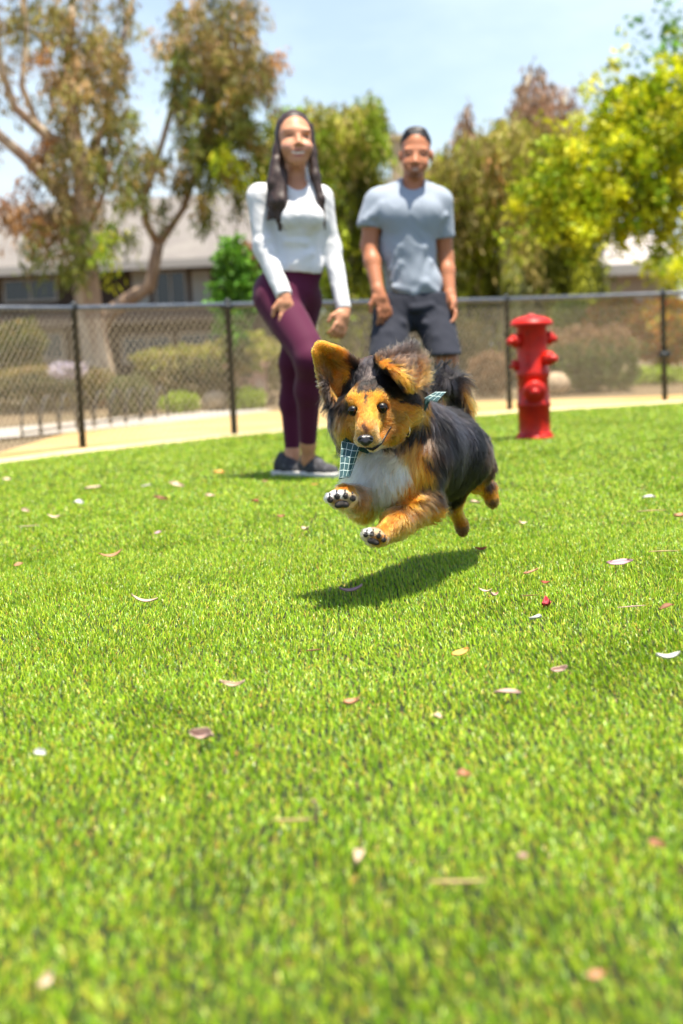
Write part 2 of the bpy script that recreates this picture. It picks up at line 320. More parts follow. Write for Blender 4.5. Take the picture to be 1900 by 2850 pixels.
# ================================================================== houses
def wall_quad(m, a, b, z0, z1, t=.25):
    a = np.array([*a, 0.0]); b = np.array([*b, 0.0]); d = (b - a) / np.linalg.norm(b - a); n = np.array([-d[1], d[0], 0]) * t
    V = [a + [0, 0, z0], b + [0, 0, z0], b + n + [0, 0, z0], a + n + [0, 0, z0], a + [0, 0, z1], b + [0, 0, z1], b + n + [0, 0, z1], a + n + [0, 0, z1]]
    m.add(V, [[0, 3, 2, 1], [4, 5, 6, 7], [0, 1, 5, 4], [1, 2, 6, 5], [2, 3, 7, 6], [3, 0, 4, 7]])
if not DEV or 'b' in DEV:
    siding = mat('brown_siding', (.068, .045, .031), rough=.8, noise=[(3, (.048, .032, .023), .4, .7, (.3, 1, 8))]); sid2 = mat('taupe_siding', (.17, .13, .10), rough=.85, noise=[(2, (.13, .10, .08), .4, .7, (.2, 1, 9))])
    shingle = mat('grey_shingle', (.21, .19, .175), rough=.9, noise=[(1.3, (.26, .24, .215), .4, .7, (1, 1, 3)), (8, (.25, .23, .22), .55, .8, (1, 1, 2))]); fascia = mat('fascia', (.40, .375, .34), rough=.7)
    glass = mat('dark_window', (.02, .024, .026), rough=.08, spec=.6); trim = mat('window_trim', (.42, .38, .33), rough=.7); blind = mat('window_blind', (.42, .42, .38), rough=.8)
    YB = 52.0
    def X(px, py=900): return P(px, py, YB)[0]
    def Z(px, py): return P(px, py, YB)[2]
    def house(label, y, x0, x1, ztop, zeave, deep, over, wallm, roofm, wins, rows=(), peak=None):
        cx = (x0 + x1) / 2; root = empty('townhouse', (cx, y, -.03), label, 'house')
        m = MB(); m.box((x0, y, -.1), (x1, y + deep, zeave)); m.build('wall', wallm, root)
        m = MB(); o = over
        m.add([(x0 - .4, y - o, zeave - .02), (x1 + .4, y - o, zeave - .02), (x1 + .4, y + deep + .4, zeave - .02), (x0 - .4, y + deep + .4, zeave - .02), (x0 + .3, y + 1.6, ztop), (x1 - .3, y + 1.6, ztop), (x1 - .3, y + deep - 1, ztop), (x0 + .3, y + deep - 1, ztop)],
              [[0, 3, 2, 1], [4, 5, 6, 7], [0, 1, 5, 4], [1, 2, 6, 5], [2, 3, 7, 6], [3, 0, 4, 7]]); rf = m.build('roof', roofm, root)
        m = MB(); m.box((x0 - .45, y - o - .06, zeave - .26), (x1 + .45, y - o - .003, zeave + .04)); m.build('fascia', fascia, root)
        for (a, b, z0, z1, kind) in wins:
            m = MB(); w = .08
            m.box((a - w, y - .05, z0 - w), (b + w, y - .004, z0)); m.box((a - w, y - .05, z1), (b + w, y - .004, z1 + w)); m.box((a - w, y - .05, z0), (a, y - .004, z1)); m.box((b, y - .05, z0), (b + w, y - .004, z1)); m.box(((a + b) / 2 - .03, y - .05, z0), ((a + b) / 2 + .03, y - .004, z1))
            f = m.build('window', trim, root); m = MB(); m.box((a, y - .02, z0), ((a + b) / 2 - .03, y - .006, z1)); m.box(((a + b) / 2 + .03, y - .02, z0), (b, y - .006, z1)); m.build('pane', glass if kind == 'g' else blind, f)
        for (a, b, z0, z1, mm, nm) in rows:
            m = MB(); m.box((a, y - 1.1, z0), (b, y - .003, z1)); m.build(nm, mm, root)
        return root
    e = Z(300, 740); t = Z(300, 540)
    dark = mat('shaded_opening', (.03, .025, .022), rough=.9)
    h1 = house('long two storey townhouse with grey shingled roof and brown siding behind the eucalyptus', YB, X(-420), X(850), t, e, 9, 1.3, siding, shingle,
          [(X(20), X(160), Z(90, 835), Z(90, 780), 'g'), (X(440), X(520), Z(480, 850), Z(480, 758), 'g'), (X(380), X(415), Z(400, 850), Z(400, 758), 'b'), (X(545), X(585), Z(560, 850), Z(560, 758), 'b'),
           (X(340), X(470), Z(400, 1005), Z(400, 940), 'g'), (X(500), X(620), Z(560, 1000), Z(560, 930), 'g'), (X(60), X(170), Z(100, 1000), Z(100, 930), 'g')],
          [(X(-420), X(655), Z(300, 905), Z(300, 868), sid2, 'balcony')])
    # parapet wall rising behind the roof, with a dark chimney box
    m = MB(); m.box((X(560), YB + 3, e), (X(620), YB + 5, Z(590, 520))); m.build('chimney', siding, h1)
    house('low grey roofed house wing showing between the woman and the right tree', 44.0, P(1000, 900, 44)[0], P(1330, 900, 44)[0], P(1150, 480, 44)[2], P(1150, 640, 44)[2], 8, .8, siding, mat('dark_shingle', (.13, .10, .085), rough=.9, noise=[(3, (.2, .16, .13), .4, .7, (1, 1, 2))]),
          [(P(1010, 900, 44)[0] + .3, P(1060, 900, 44)[0], 1.0, 2.3, 'g')], [])
    c = P(1128, 362, 44); rc = tag(mesh_obj('chimney_stack', *(lambda q: (q.v, q.f))((lambda q: (q.box((c[0] - .32, c[1] + 3, c[2] - 3.0), (c[0] + .36, c[1] + 3.8, c[2] + .15)), q.box((c[0] - .42, c[1] + 2.9, c[2] + .153), (c[0] + .46, c[1] + 3.9, c[2] + .32)), q)[2])(MB())), mat('tan_stucco', (.52, .40, .25), rough=.9), None, False), 'tan stucco chimney rising beside the head of the man', 'chimney')
    Y3 = 40.0; q3 = lambda px, py: P(px, py, Y3)
    house('beige garage with pale tiled roof behind the yellow green tree', Y3, q3(1655, 800)[0], q3(1885, 800)[0], q3(1760, 640)[2], q3(1760, 742)[2], 7, .9, sid2, mat('pale_tile', (.47, .42, .40), rough=.9, noise=[(4, (.56, .5, .46), .4, .7, (1, 1, 2))]),
          [], [])
    q = q3(1775, 790); m = MB(); m.box((q3(1680, 800)[0], Y3 - .06, 0), (q3(1850, 800)[0], Y3 - .004, q3(1775, 762)[2])); gd = tag(m.build('garage_door', mat('garage_door_paint', (.36, .30, .255), rough=.7), None), 'wide taupe garage door under the pale roof', 'garage door')

# ================================================================== foliage
def leaf_mesh(name, C, D, L, W, colors, m, parent):
    """C centres, D long directions; each leaf is a folded two-face blade"""
    n = len(C); r = rng.normal(size=(n, 3)); s = np.cross(D, r); s /= np.linalg.norm(s, axis=1)[:, None]; nn = np.cross(D, s)
    L = L[:, None]; W = W[:, None]
    V = np.empty((n, 4, 3)); V[:, 0] = C; V[:, 1] = C + D * L * .5 + s * W * .5 + nn * W * .12; V[:, 2] = C + D * L; V[:, 3] = C + D * L * .5 - s * W * .5 + nn * W * .12
    b = np.arange(n)[:, None] * 4
    F = np.concatenate([b + np.array([[0, 1, 2]]), b + np.array([[0, 2, 3]])])
    return mesh_obj(name, V.reshape(-1, 3), F, m, parent, False, colors=np.repeat(colors, 4, 0))
def branches(m, segs):
    for pts, rad in segs: m.tube(pts, rad, 8)
PAL = dict(euc=[(.22, .20, .04), (.30, .25, .07), (.15, .15, .03), (.32, .22, .08), (.42, .28, .13)], eucg=[(.17, .20, .03), (.22, .24, .04), (.10, .13, .02), (.30, .20, .05)],
           pep=[(.25, .37, .02), (.42, .52, .03), (.13, .20, .012), (.40, .37, .08)], wil=[(.36, .33, .06), (.44, .36, .10), (.24, .26, .03), (.50, .40, .15), (.36, .42, .03)], wild=[(.20, .22, .02), (.11, .13, .012), (.40, .42, .03), (.06, .07, .008)],
           yel=[(.48, .54, .012), (.60, .60, .015), (.30, .40, .012), (.18, .27, .012), (.64, .60, .03)], org=[(.46, .24, .08), (.54, .32, .13), (.36, .20, .07)], grn=[(.10, .26, .02), (.16, .34, .03), (.06, .16, .015)],
           rus=[(.30, .17, .10), (.36, .22, .14), (.24, .16, .09)], hed=[(.075, .085, .014), (.12, .115, .022), (.035, .04, .008), (.20, .135, .04)], box=[(.20, .22, .08), (.28, .29, .12), (.11, .12, .05)], red=[(.52, .15, .03), (.58, .27, .03), (.34, .34, .03), (.62, .40, .03)],
           hedg=[(.08, .15, .018), (.12, .19, .02), (.045, .07, .01)], hedb=[(.30, .17, .085), (.36, .22, .11), (.20, .12, .06)], lime=[(.34, .44, .04), (.26, .36, .03)], pink=[(.62, .56, .68), (.66, .60, .68), (.40, .34, .32)])
def blob_leaves(blobs, Y, dY, hang, leafL, leafW, clump=.35, seed=0, dens=1):
    """blobs: (px, py, rx_px, ry_px, leaves, palette[, sprays]) read off the photo at distance Y. Leaves gather on sprays that hang (or stand) with gaps between."""
    r = np.random.default_rng(seed + 100); Cs, Ds, Ks, Ls = [], [], [], []
    for bl in blobs:
        px, py, rx, ry, n, pal = bl[:6]; n = int(n * (dens or 1)); yy = Y + (bl[6] if len(bl) > 6 else 0); c = P(px, py, yy); s = FPX / yy; ns = max(4, int(n / 42)); pal = np.array(PAL[pal])
        u = r.normal(size=(ns, 3)); u /= np.linalg.norm(u, axis=1)[:, None]; u *= r.random((ns, 1)) ** .42
        o = c + u * np.array([rx / s, dY, ry / s]); k = n // ns; L = r.uniform(.35, 1.0, ns) * clump * 2.2; br = r.uniform(.45, 1.35, ns)
        for i in range(ns):
            t = r.random(k); w = r.normal(size=(k, 3)) * clump * (.26 if hang < .88 else .15) * (.4 + t[:, None]); ax = np.array([r.normal() * .25, r.normal() * .25, -1.0]) * hang + (1 - hang) * r.normal(size=3) * .8
            Cs.append(o[i] + ax * (t * L[i])[:, None] + w); d = r.normal(size=(k, 3)) * (.9 - .55 * hang); d[:, 2] -= hang * 1.0; Ds.append(d / np.linalg.norm(d, axis=1)[:, None])
            base = pal[r.integers(len(pal))]; cc = np.where(r.random((k, 1)) < .7, base, pal[r.integers(0, len(pal), k)]); Ks.append(cc * r.uniform(.7, 1.3, (k, 1)) * br[i]); Ls.append(np.full(k, leafL))
    C = np.concatenate(Cs); D = np.concatenate(Ds); K = np.minimum(np.concatenate(Ks) * 1.35, .85); n = len(C); L = np.concatenate(Ls) * r.uniform(.6, 1.3, n); return C, D, L, leafW * r.uniform(.7, 1.3, n), K
leafm = None
def tree(name, label, base, blobs, Y, dY, hang, lL, lW, limbs, bark, clump=.35, seed=0, crown='crown', grp=None, dens=1):
    global leafm
    if leafm is None: leafm = mat('leaf', rough=.5, spec=.35, attr=True, transl=.40)
    root = empty(name, base, label, 'tree', grp)
    if limbs:
        m = MB(); branches(m, limbs); m.build('trunk', bark, root, True)
    C, D, L, W, K = blob_leaves(blobs, Y, dY, hang, lL, lW, clump, seed, dens); leaf_mesh(crown, C, D, L, W, K, leafm, root); return root
def shrub(name, label, cat_, px, py, rx, ry, Y, n, pal, lL=.05, rnd=True, dY=None, seed=0, flat=.0, pal2=None):
    global leafm
    if leafm is None: leafm = mat('leaf', rough=.5, spec=.35, attr=True, transl=.40)
    r = np.random.default_rng(seed + 500); c = P(px, py, Y); s = FPX / Y; R_ = np.array([rx / s, dY or rx / s * .8, ry / s]); root = empty(name, (c[0], c[1], 0), label, cat_)
    u = r.normal(size=(n, 3)); pw = 4.0 if rnd == 'box' else 2.2; u /= (np.abs(u) ** pw).sum(1)[:, None] ** (1 / pw); u *= (1 - .22 * r.random((n, 1)) ** 1.5)
    C = c + u * R_ * (1 + .20 * vnoise(u, seed, 1.1))[:, None]; C = C[C[:, 2] > .0]; n = len(C); D = (C - c) / R_ + r.normal(size=(n, 3)) * .8; D /= np.linalg.norm(D, axis=1)[:, None]; p_ = np.array(PAL[pal]); K = p_[r.integers(0, len(p_), n)] * r.uniform(.7, 1.3, (n, 1))
    if pal2 is not None:
        p2 = np.array(PAL[pal2]); k2 = ((C[:, 2] - c[2]) / R_[2] + .3 * r.normal(size=n)) > .45; K[k2] = p2[r.integers(0, len(p2), k2.sum())] * r.uniform(.8, 1.2, (k2.sum(), 1))
    leaf_mesh('foliage', C, D, np.full(n, lL) * r.uniform(.6, 1.3, n), np.full(n, lL * .55) * r.uniform(.7, 1.3, n), K, leafm, root)
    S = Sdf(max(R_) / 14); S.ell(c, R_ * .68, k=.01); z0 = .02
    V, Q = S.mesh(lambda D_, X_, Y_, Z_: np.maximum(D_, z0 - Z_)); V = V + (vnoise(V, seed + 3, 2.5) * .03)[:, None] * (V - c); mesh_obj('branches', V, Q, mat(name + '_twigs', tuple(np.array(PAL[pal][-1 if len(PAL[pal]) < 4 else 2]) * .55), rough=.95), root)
    return root
if not DEV or 't' in DEV:
    bk1 = mat('eucalyptus_bark', (.40, .27, .18), rough=.85, noise=[(2.2, (.62, .50, .36), .48, .60, (1.5, 1.5, .35)), (9, (.24, .14, .09), .55, .75, (1, 1, .5))], bump=(20, .4, .02)); bk2 = mat('pale_bark', (.46, .38, .26), rough=.85, noise=[(6, (.3, .24, .16), .45, .7, (1, 1, .4))]); bkd = mat('dark_bark', (.16, .11, .075), rough=.9, noise=[(5, (.26, .19, .13), .5, .7, (1, 1, .4))])
    p = P; Y = 19.5
    tree('eucalyptus_tree', 'tall eucalyptus with a thick cream and brown trunk and drooping brown green leaves', [*G(285, 1122)[:2], 0],
        [(60, 40, 90, 90, 2200, 'euc'), (230, 60, 130, 110, 4200, 'euc'), (330, 180, 60, 120, 1500, 'euc'), (250, 250, 110, 120, 4200, 'euc'), (330, 330, 50, 90, 1100, 'eucg'), (170, 170, 60, 60, 1200, 'org'), (230, 430, 90, 130, 3800, 'euc'), (190, 560, 90, 110, 3200, 'euc'), (210, 660, 55, 90, 1900, 'eucg'), (95, 590, 60, 38, 1700, 'org'), (70, 530, 60, 40, 500, 'rus'), (290, 660, 30, 80, 800, 'yel', -.5), (20, 130, 50, 90, 700, 'euc'), (120, 700, 30, 50, 500, 'eucg'), (300, 480, 40, 80, 900, 'eucg'), (45, 250, 40, 60, 250, 'euc'), (-80, 200, 120, 250, 2500, 'euc'), (-60, 560, 90, 60, 900, 'org'), (360, 20, 50, 50, 500, 'euc'), (150, 380, 60, 60, 900, 'org')],
        Y, 1.3, .85, .15, .030,
        [([p(290, 1128, 19.6), p(272, 1010, 19.6), p(250, 880, 19.6), p(238, 780, 19.6), p(240, 640, 19.6), p(225, 480, 19.6), p(200, 330, 19.6), p(190, 160, 19.6), p(210, -60, 19.6)], [.26, .20, .185, .18, .15, .12, .09, .07, .04]),
         ([p(238, 620, 19.6), p(150, 520, 19.5), p(60, 430, 19.3), p(0, 380, 19.1), p(-120, 250, 19)], [.11, .085, .075, .07, .05]), ([p(215, 440, 19.6), p(110, 360, 19.4), p(40, 300, 19.2), p(5, 200, 19.1), p(-20, 60, 19)], [.09, .07, .06, .05, .03]),
         ([p(110, 360, 19.4), p(60, 240, 19.4), p(75, 80, 19.4), p(50, -60, 19.4)], [.045, .045, .035, .02]), ([p(225, 480, 19.6), p(300, 330, 19.8), p(330, 150, 19.9), p(380, -40, 20)], [.07, .05, .04, .02]), ([p(240, 640, 19.6), p(280, 560, 19.3), p(310, 450, 19.2)], [.05, .035, .02])],
        bk1, .26, 1, dens=.36)
    Y = 22.5; B0 = G(250, 1105)
    tree('eucalyptus_tree', 'slim leaning forked eucalyptus with hanging green and rusty foliage left of the woman', [B0[0], B0[1], 0],
        [(560, 60, 90, 100, 4200, 'euc'), (640, 90, 60, 100, 2200, 'euc'), (520, 200, 60, 90, 2200, 'eucg'), (610, 200, 100, 90, 4600, 'euc'), (720, 190, 65, 70, 1900, 'euc'), (760, 170, 30, 40, 500, 'org'), (560, 310, 85, 90, 3600, 'eucg'), (660, 300, 70, 80, 2600, 'eucg'), (590, 420, 90, 70, 3300, 'eucg'), (520, 440, 50, 60, 1200, 'euc'), (640, 440, 60, 60, 1500, 'yel'), (560, 530, 25, 70, 700, 'eucg'), (655, 520, 22, 60, 500, 'eucg'), (400, 430, 60, 40, 1300, 'euc'), (370, 520, 45, 60, 900, 'eucg'), (470, 100, 30, 60, 500, 'euc'), (700, 350, 50, 60, 1000, 'eucg'), (430, 560, 40, 40, 500, 'eucg'), (330, 600, 30, 60, 500, 'eucg'), (680, 20, 60, 60, 1500, 'euc')],
        Y, 1.2, .85, .16, .032,
        [([B0 * [1, 1, 0], p(255, 960, 22.5), p(300, 875, 22.5), p(360, 832, 22.5), p(418, 795, 22.5), p(432, 720, 22.5), p(440, 680, 22.5)], [.17, .15, .13, .12, .11, .10, .095]),
         ([p(440, 680, 22.5), p(405, 620, 22.4), p(398, 560, 22.4), p(430, 470, 22.4), p(470, 330, 22.4), p(520, 120, 22.5), p(540, -50, 22.5)], [.075, .06, .055, .05, .05, .04, .02]),
         ([p(440, 680, 22.5), p(480, 625, 22.6), p(510, 580, 22.6), p(560, 440, 22.6), p(610, 260, 22.6), p(640, 60, 22.6)], [.075, .06, .055, .05, .04, .02]), ([p(398, 560, 22.4), p(360, 500, 22.3), p(340, 430, 22.3)], [.04, .03, .015]), ([p(560, 440, 22.6), p(650, 330, 22.6), p(720, 220, 22.6)], [.04, .03, .015])],
        mat('brown_bark', (.30, .20, .13), rough=.85, noise=[(6, (.46, .34, .24), .5, .7, (1, 1, .4))]), .26, 2, dens=.42)
    Y = 24
    tree('pepper_tree', 'weeping pepper tree with bright and dark green curtains of leaves between the two people', [*P(960, 1090, 24)[:2], 0],
        [(800, 330, 60, 45, 2600, 'pep'), (760, 420, 60, 80, 2200, 'pep'), (880, 330, 60, 60, 3000, 'wil'), (1020, 310, 50, 45, 2600, 'pep'), (960, 340, 70, 50, 2600, 'wil'), (1032, 350, 28, 60, 1300, 'pep'), (900, 420, 70, 90, 3800, 'pep'), (1000, 440, 50, 100, 2600, 'wild', .6), (900, 560, 70, 120, 3600, 'pep'), (980, 600, 60, 130, 3000, 'wild', .6), (900, 720, 60, 110, 2600, 'pep'), (970, 760, 60, 100, 1800, 'wild', .5), (830, 480, 60, 100, 2200, 'pep'), (920, 860, 60, 80, 1600, 'wild'), (1070, 700, 60, 150, 1800, 'wild', 1.)],
        Y, 1.3, .9, .15, .035,
        [([P(965, 1090, 24) * [1, 1, 0], p(962, 900, 24), p(955, 700, 24), p(960, 520, 24), p(940, 400, 24)], [.26, .2, .17, .12, .06]), ([p(955, 700, 24), p(900, 540, 24), p(860, 400, 24), p(800, 330, 24)], [.12, .09, .06, .02]), ([p(960, 560, 24), p(1010, 420, 24), p(1030, 320, 24)], [.1, .06, .02])], bk2, .46, 3)
    Y = 22.5
    tree('weeping_tree', 'large brownish weeping tree with long hanging curtains and a pale trunk behind the hydrant', [*P(1412, 1085, 22.5)[:2], 0],
        [(1470, 215, 35, 50, 800, 'rus'), (1480, 290, 50, 60, 1300, 'rus'), (1300, 320, 25, 40, 500, 'rus'), (1560, 260, 40, 45, 600, 'rus'), (1400, 370, 90, 60, 4200, 'wil'), (1500, 370, 80, 70, 3800, 'wil'), (1290, 420, 70, 60, 3200, 'wil'), (1215, 450, 30, 50, 1300, 'wil'), (1190, 560, 30, 60, 900, 'wild'), (1230, 520, 45, 90, 2200, 'wil'), (1330, 500, 90, 90, 4600, 'wil'), (1440, 480, 80, 80, 4200, 'wil'), (1370, 470, 50, 50, 1200, 'org'), (1540, 480, 70, 80, 2600, 'eucg'), (1280, 620, 60, 110, 3600, 'wild', .5), (1340, 680, 50, 130, 3400, 'wild', .7), (1430, 640, 60, 120, 3000, 'wil', -.4), (1500, 640, 60, 120, 3400, 'wild', .5), (1580, 640, 50, 120, 2600, 'wild', .5), (1290, 780, 60, 90, 3000, 'wild', .5), (1380, 800, 60, 70, 2400, 'wild', .4), (1480, 790, 70, 80, 3200, 'wild', .4), (1580, 780, 45, 80, 2000, 'wild', .5), (1330, 560, 40, 60, 1200, 'yel'), (1490, 560, 40, 60, 900, 'yel'), (1420, 760, 22, 60, 700, 'box', -.8), (1620, 350, 35, 60, 600, 'wil'), (1440, 880, 90, 40, 1500, 'wild')],
        Y, 1.3, .95, .15, .032,
        [([P(1412, 1085, 22.5) * [1, 1, 0], p(1414, 900, 22.1), p(1412, 700, 21.7), p(1405, 560, 21.7), p(1420, 420, 22.0), p(1450, 300, 22.5), p(1475, 200, 22.5)], [.20, .13, .11, .10, .08, .05, .02]), ([p(1405, 560, 21.7), p(1340, 470, 22.1), p(1290, 400, 22.5), p(1296, 300, 22.5)], [.08, .06, .04, .015]), ([p(1412, 500, 21.8), p(1500, 420, 22.3), p(1560, 330, 22.5), p(1580, 240, 22.5)], [.08, .06, .04, .015])], bk2, .50, 4)
    Y = 19.5
    tree('maple_tree', 'yellow green leafy tree with spreading sunlit branches at the right', [*P(2010, 1120, 19.5)[:2], 0],
        [(1840, 260, 90, 60, 2200, 'yel'), (1720, 270, 60, 35, 700, 'yel'), (1640, 230, 30, 12, 110, 'yel'), (1690, 215, 25, 18, 120, 'yel'), (1660, 330, 40, 22, 250, 'yel'), (1760, 340, 90, 50, 1700, 'yel'), (1870, 380, 70, 80, 2200, 'yel'), (1700, 420, 90, 60, 2000, 'yel'), (1800, 460, 90, 70, 2400, 'yel'), (1560, 460, 70, 60, 1500, 'yel'), (1500, 540, 60, 50, 1200, 'yel'), (1590, 560, 80, 60, 1900, 'yel'), (1680, 540, 90, 60, 2200, 'yel'), (1790, 570, 80, 50, 1600, 'yel'), (1870, 560, 60, 60, 1300, 'yel'), (1560, 640, 60, 60, 1100, 'yel'), (1640, 640, 50, 40, 700, 'yel'), (1740, 640, 60, 40, 500, 'yel'), (1850, 650, 60, 60, 700, 'yel'), (1880, 120, 25, 20, 90, 'grn'), (1870, 110, 20, 40, 110, 'grn'), (1850, 8, 40, 12, 110, 'grn'), (1900, 50, 22, 40, 120, 'grn'), (2000, 250, 120, 200, 3000, 'yel'), (2020, 560, 120, 140, 2000, 'yel')],
        Y, 1.1, .15, .09, .07,
        [([P(2010, 1120, 19.5) * [1, 1, 0], p(1990, 800, 19.5), p(1960, 560, 19.5), p(1940, 350, 19.5), p(1930, 100, 19.5)], [.2, .14, .12, .08, .04]), ([p(1975, 620, 19.5), p(1860, 520, 19.4), p(1720, 480, 19.4), p(1600, 470, 19.4), p(1520, 500, 19.4)], [.08, .05, .035, .025, .01]), ([p(1960, 500, 19.5), p(1840, 360, 19.5), p(1720, 280, 19.5), p(1630, 225, 19.5)], [.07, .045, .025, .008]), ([p(1860, 520, 19.4), p(1740, 600, 19.3), p(1620, 640, 19.3)], [.035, .02, .008])], bkd, .22, 5, dens=.70)
    tree('far_tree', 'dark olive tree filling the gap behind the garage', [*P(1640, 1040, 34)[:2], 0], [(1640, 560, 60, 120, 2600, 'wild'), (1610, 760, 60, 120, 2600, 'wild'), (1860, 700, 40, 60, 500, 'yel')], 34, 2, .7, .26, .07, [([P(1640, 1040, 34) * [1, 1, 0], p(1640, 700, 34)], [.25, .1])], bkd, .5, 6)
    tree('tall_shrub', 'vivid green upright shrub beside the left hip of the woman', [*P(655, 1120, 15.5)[:2], 0], [(650, 690, 28, 30, 420, 'grn'), (635, 750, 30, 34, 600, 'grn'), (675, 770, 34, 40, 700, 'grn'), (650, 820, 40, 40, 800, 'grn'), (690, 840, 30, 40, 500, 'grn'), (650, 900, 40, 50, 600, 'grn'), (700, 700, 20, 26, 160, 'rus'), (660, 990, 40, 60, 700, 'hed')], 15.5, .22, .15, .085, .05, [([P(655, 1125, 15.5) * [1, 1, 0], p(655, 950, 15.5), p(650, 760, 15.5)], [.05, .035, .01])], bkd, .10, 16)
    # clipped hedges and garden shrubs along the bed
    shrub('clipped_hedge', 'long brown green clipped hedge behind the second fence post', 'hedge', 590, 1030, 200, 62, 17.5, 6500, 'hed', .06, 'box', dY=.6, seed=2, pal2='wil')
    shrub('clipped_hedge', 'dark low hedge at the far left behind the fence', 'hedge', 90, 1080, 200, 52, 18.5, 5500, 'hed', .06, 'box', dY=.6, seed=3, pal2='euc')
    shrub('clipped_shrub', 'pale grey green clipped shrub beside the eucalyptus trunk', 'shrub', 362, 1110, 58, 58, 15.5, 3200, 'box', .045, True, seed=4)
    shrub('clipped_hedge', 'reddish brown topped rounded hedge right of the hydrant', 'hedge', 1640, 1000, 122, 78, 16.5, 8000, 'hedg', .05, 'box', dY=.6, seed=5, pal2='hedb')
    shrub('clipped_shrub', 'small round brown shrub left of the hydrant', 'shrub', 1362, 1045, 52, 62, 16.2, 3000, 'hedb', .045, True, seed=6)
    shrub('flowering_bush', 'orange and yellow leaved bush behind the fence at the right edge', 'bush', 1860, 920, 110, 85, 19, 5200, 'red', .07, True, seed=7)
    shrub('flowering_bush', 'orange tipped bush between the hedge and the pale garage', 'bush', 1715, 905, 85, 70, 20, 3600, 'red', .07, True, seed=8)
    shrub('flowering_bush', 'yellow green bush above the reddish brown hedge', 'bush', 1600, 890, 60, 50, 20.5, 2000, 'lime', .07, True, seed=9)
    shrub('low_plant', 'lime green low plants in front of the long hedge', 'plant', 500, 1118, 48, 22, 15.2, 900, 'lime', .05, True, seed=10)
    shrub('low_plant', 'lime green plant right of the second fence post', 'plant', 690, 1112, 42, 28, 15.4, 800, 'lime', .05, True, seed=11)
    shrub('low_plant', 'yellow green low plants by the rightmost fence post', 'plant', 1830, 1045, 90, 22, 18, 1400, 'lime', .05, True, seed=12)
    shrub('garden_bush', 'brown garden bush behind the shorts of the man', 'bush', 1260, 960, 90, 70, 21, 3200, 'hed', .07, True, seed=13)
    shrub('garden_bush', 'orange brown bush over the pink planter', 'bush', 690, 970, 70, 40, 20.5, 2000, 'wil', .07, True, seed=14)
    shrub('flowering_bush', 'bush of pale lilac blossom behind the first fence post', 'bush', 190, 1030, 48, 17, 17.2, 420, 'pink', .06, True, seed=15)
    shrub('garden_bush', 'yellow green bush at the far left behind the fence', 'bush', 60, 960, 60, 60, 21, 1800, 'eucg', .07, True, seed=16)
    # planters and stones
    m = MB(); c = P(690, 1050, 17.0); m.box((c[0] - .22, c[1] - .2, 0), (c[0] + .22, c[1] + .2, c[2] + .12)); m.box((c[0] - .26, c[1] - .24, c[2] + .123), (c[0] + .26, c[1] + .24, c[2] + .18)); tag(m.build('planter', mat('terracotta', (.42, .25, .19), rough=.85, noise=[(8, (.5, .38, .32), .45, .7, (1, 1, 1))]), None), 'square terracotta planter under the orange brown bush', 'planter')
    for (px, py, r, lb) in ((738, 1110, .13, 'tan boulder at the end of the mulch beside the woman'), (1545, 1085, .14, 'pale boulder at the foot of the hydrant side of the hedge'), (600, 1132, .12, 'flat pinkish stone between the low plants')):
        S = Sdf(.02); c = G(px, py + 8); c[2] = r * .7; S.ell(c, (r * 1.2, r, r * .9), k=.05); S.ell(c + [r * .5, 0, -.02], r * .6, k=.05); S.ell(c + [-r * .4, .02, r * .3], r * .5, k=.05); V, Q = S.mesh(); V += (vnoise(V, 5, 4) * .012)[:, None]; tag(mesh_obj('boulder', V, Q, mat('tan_stone', (.46, .34, .22), rough=.9, noise=[(12, (.3, .22, .15), .5, .7, (1, 1, 1))]), None), lb, 'boulder')
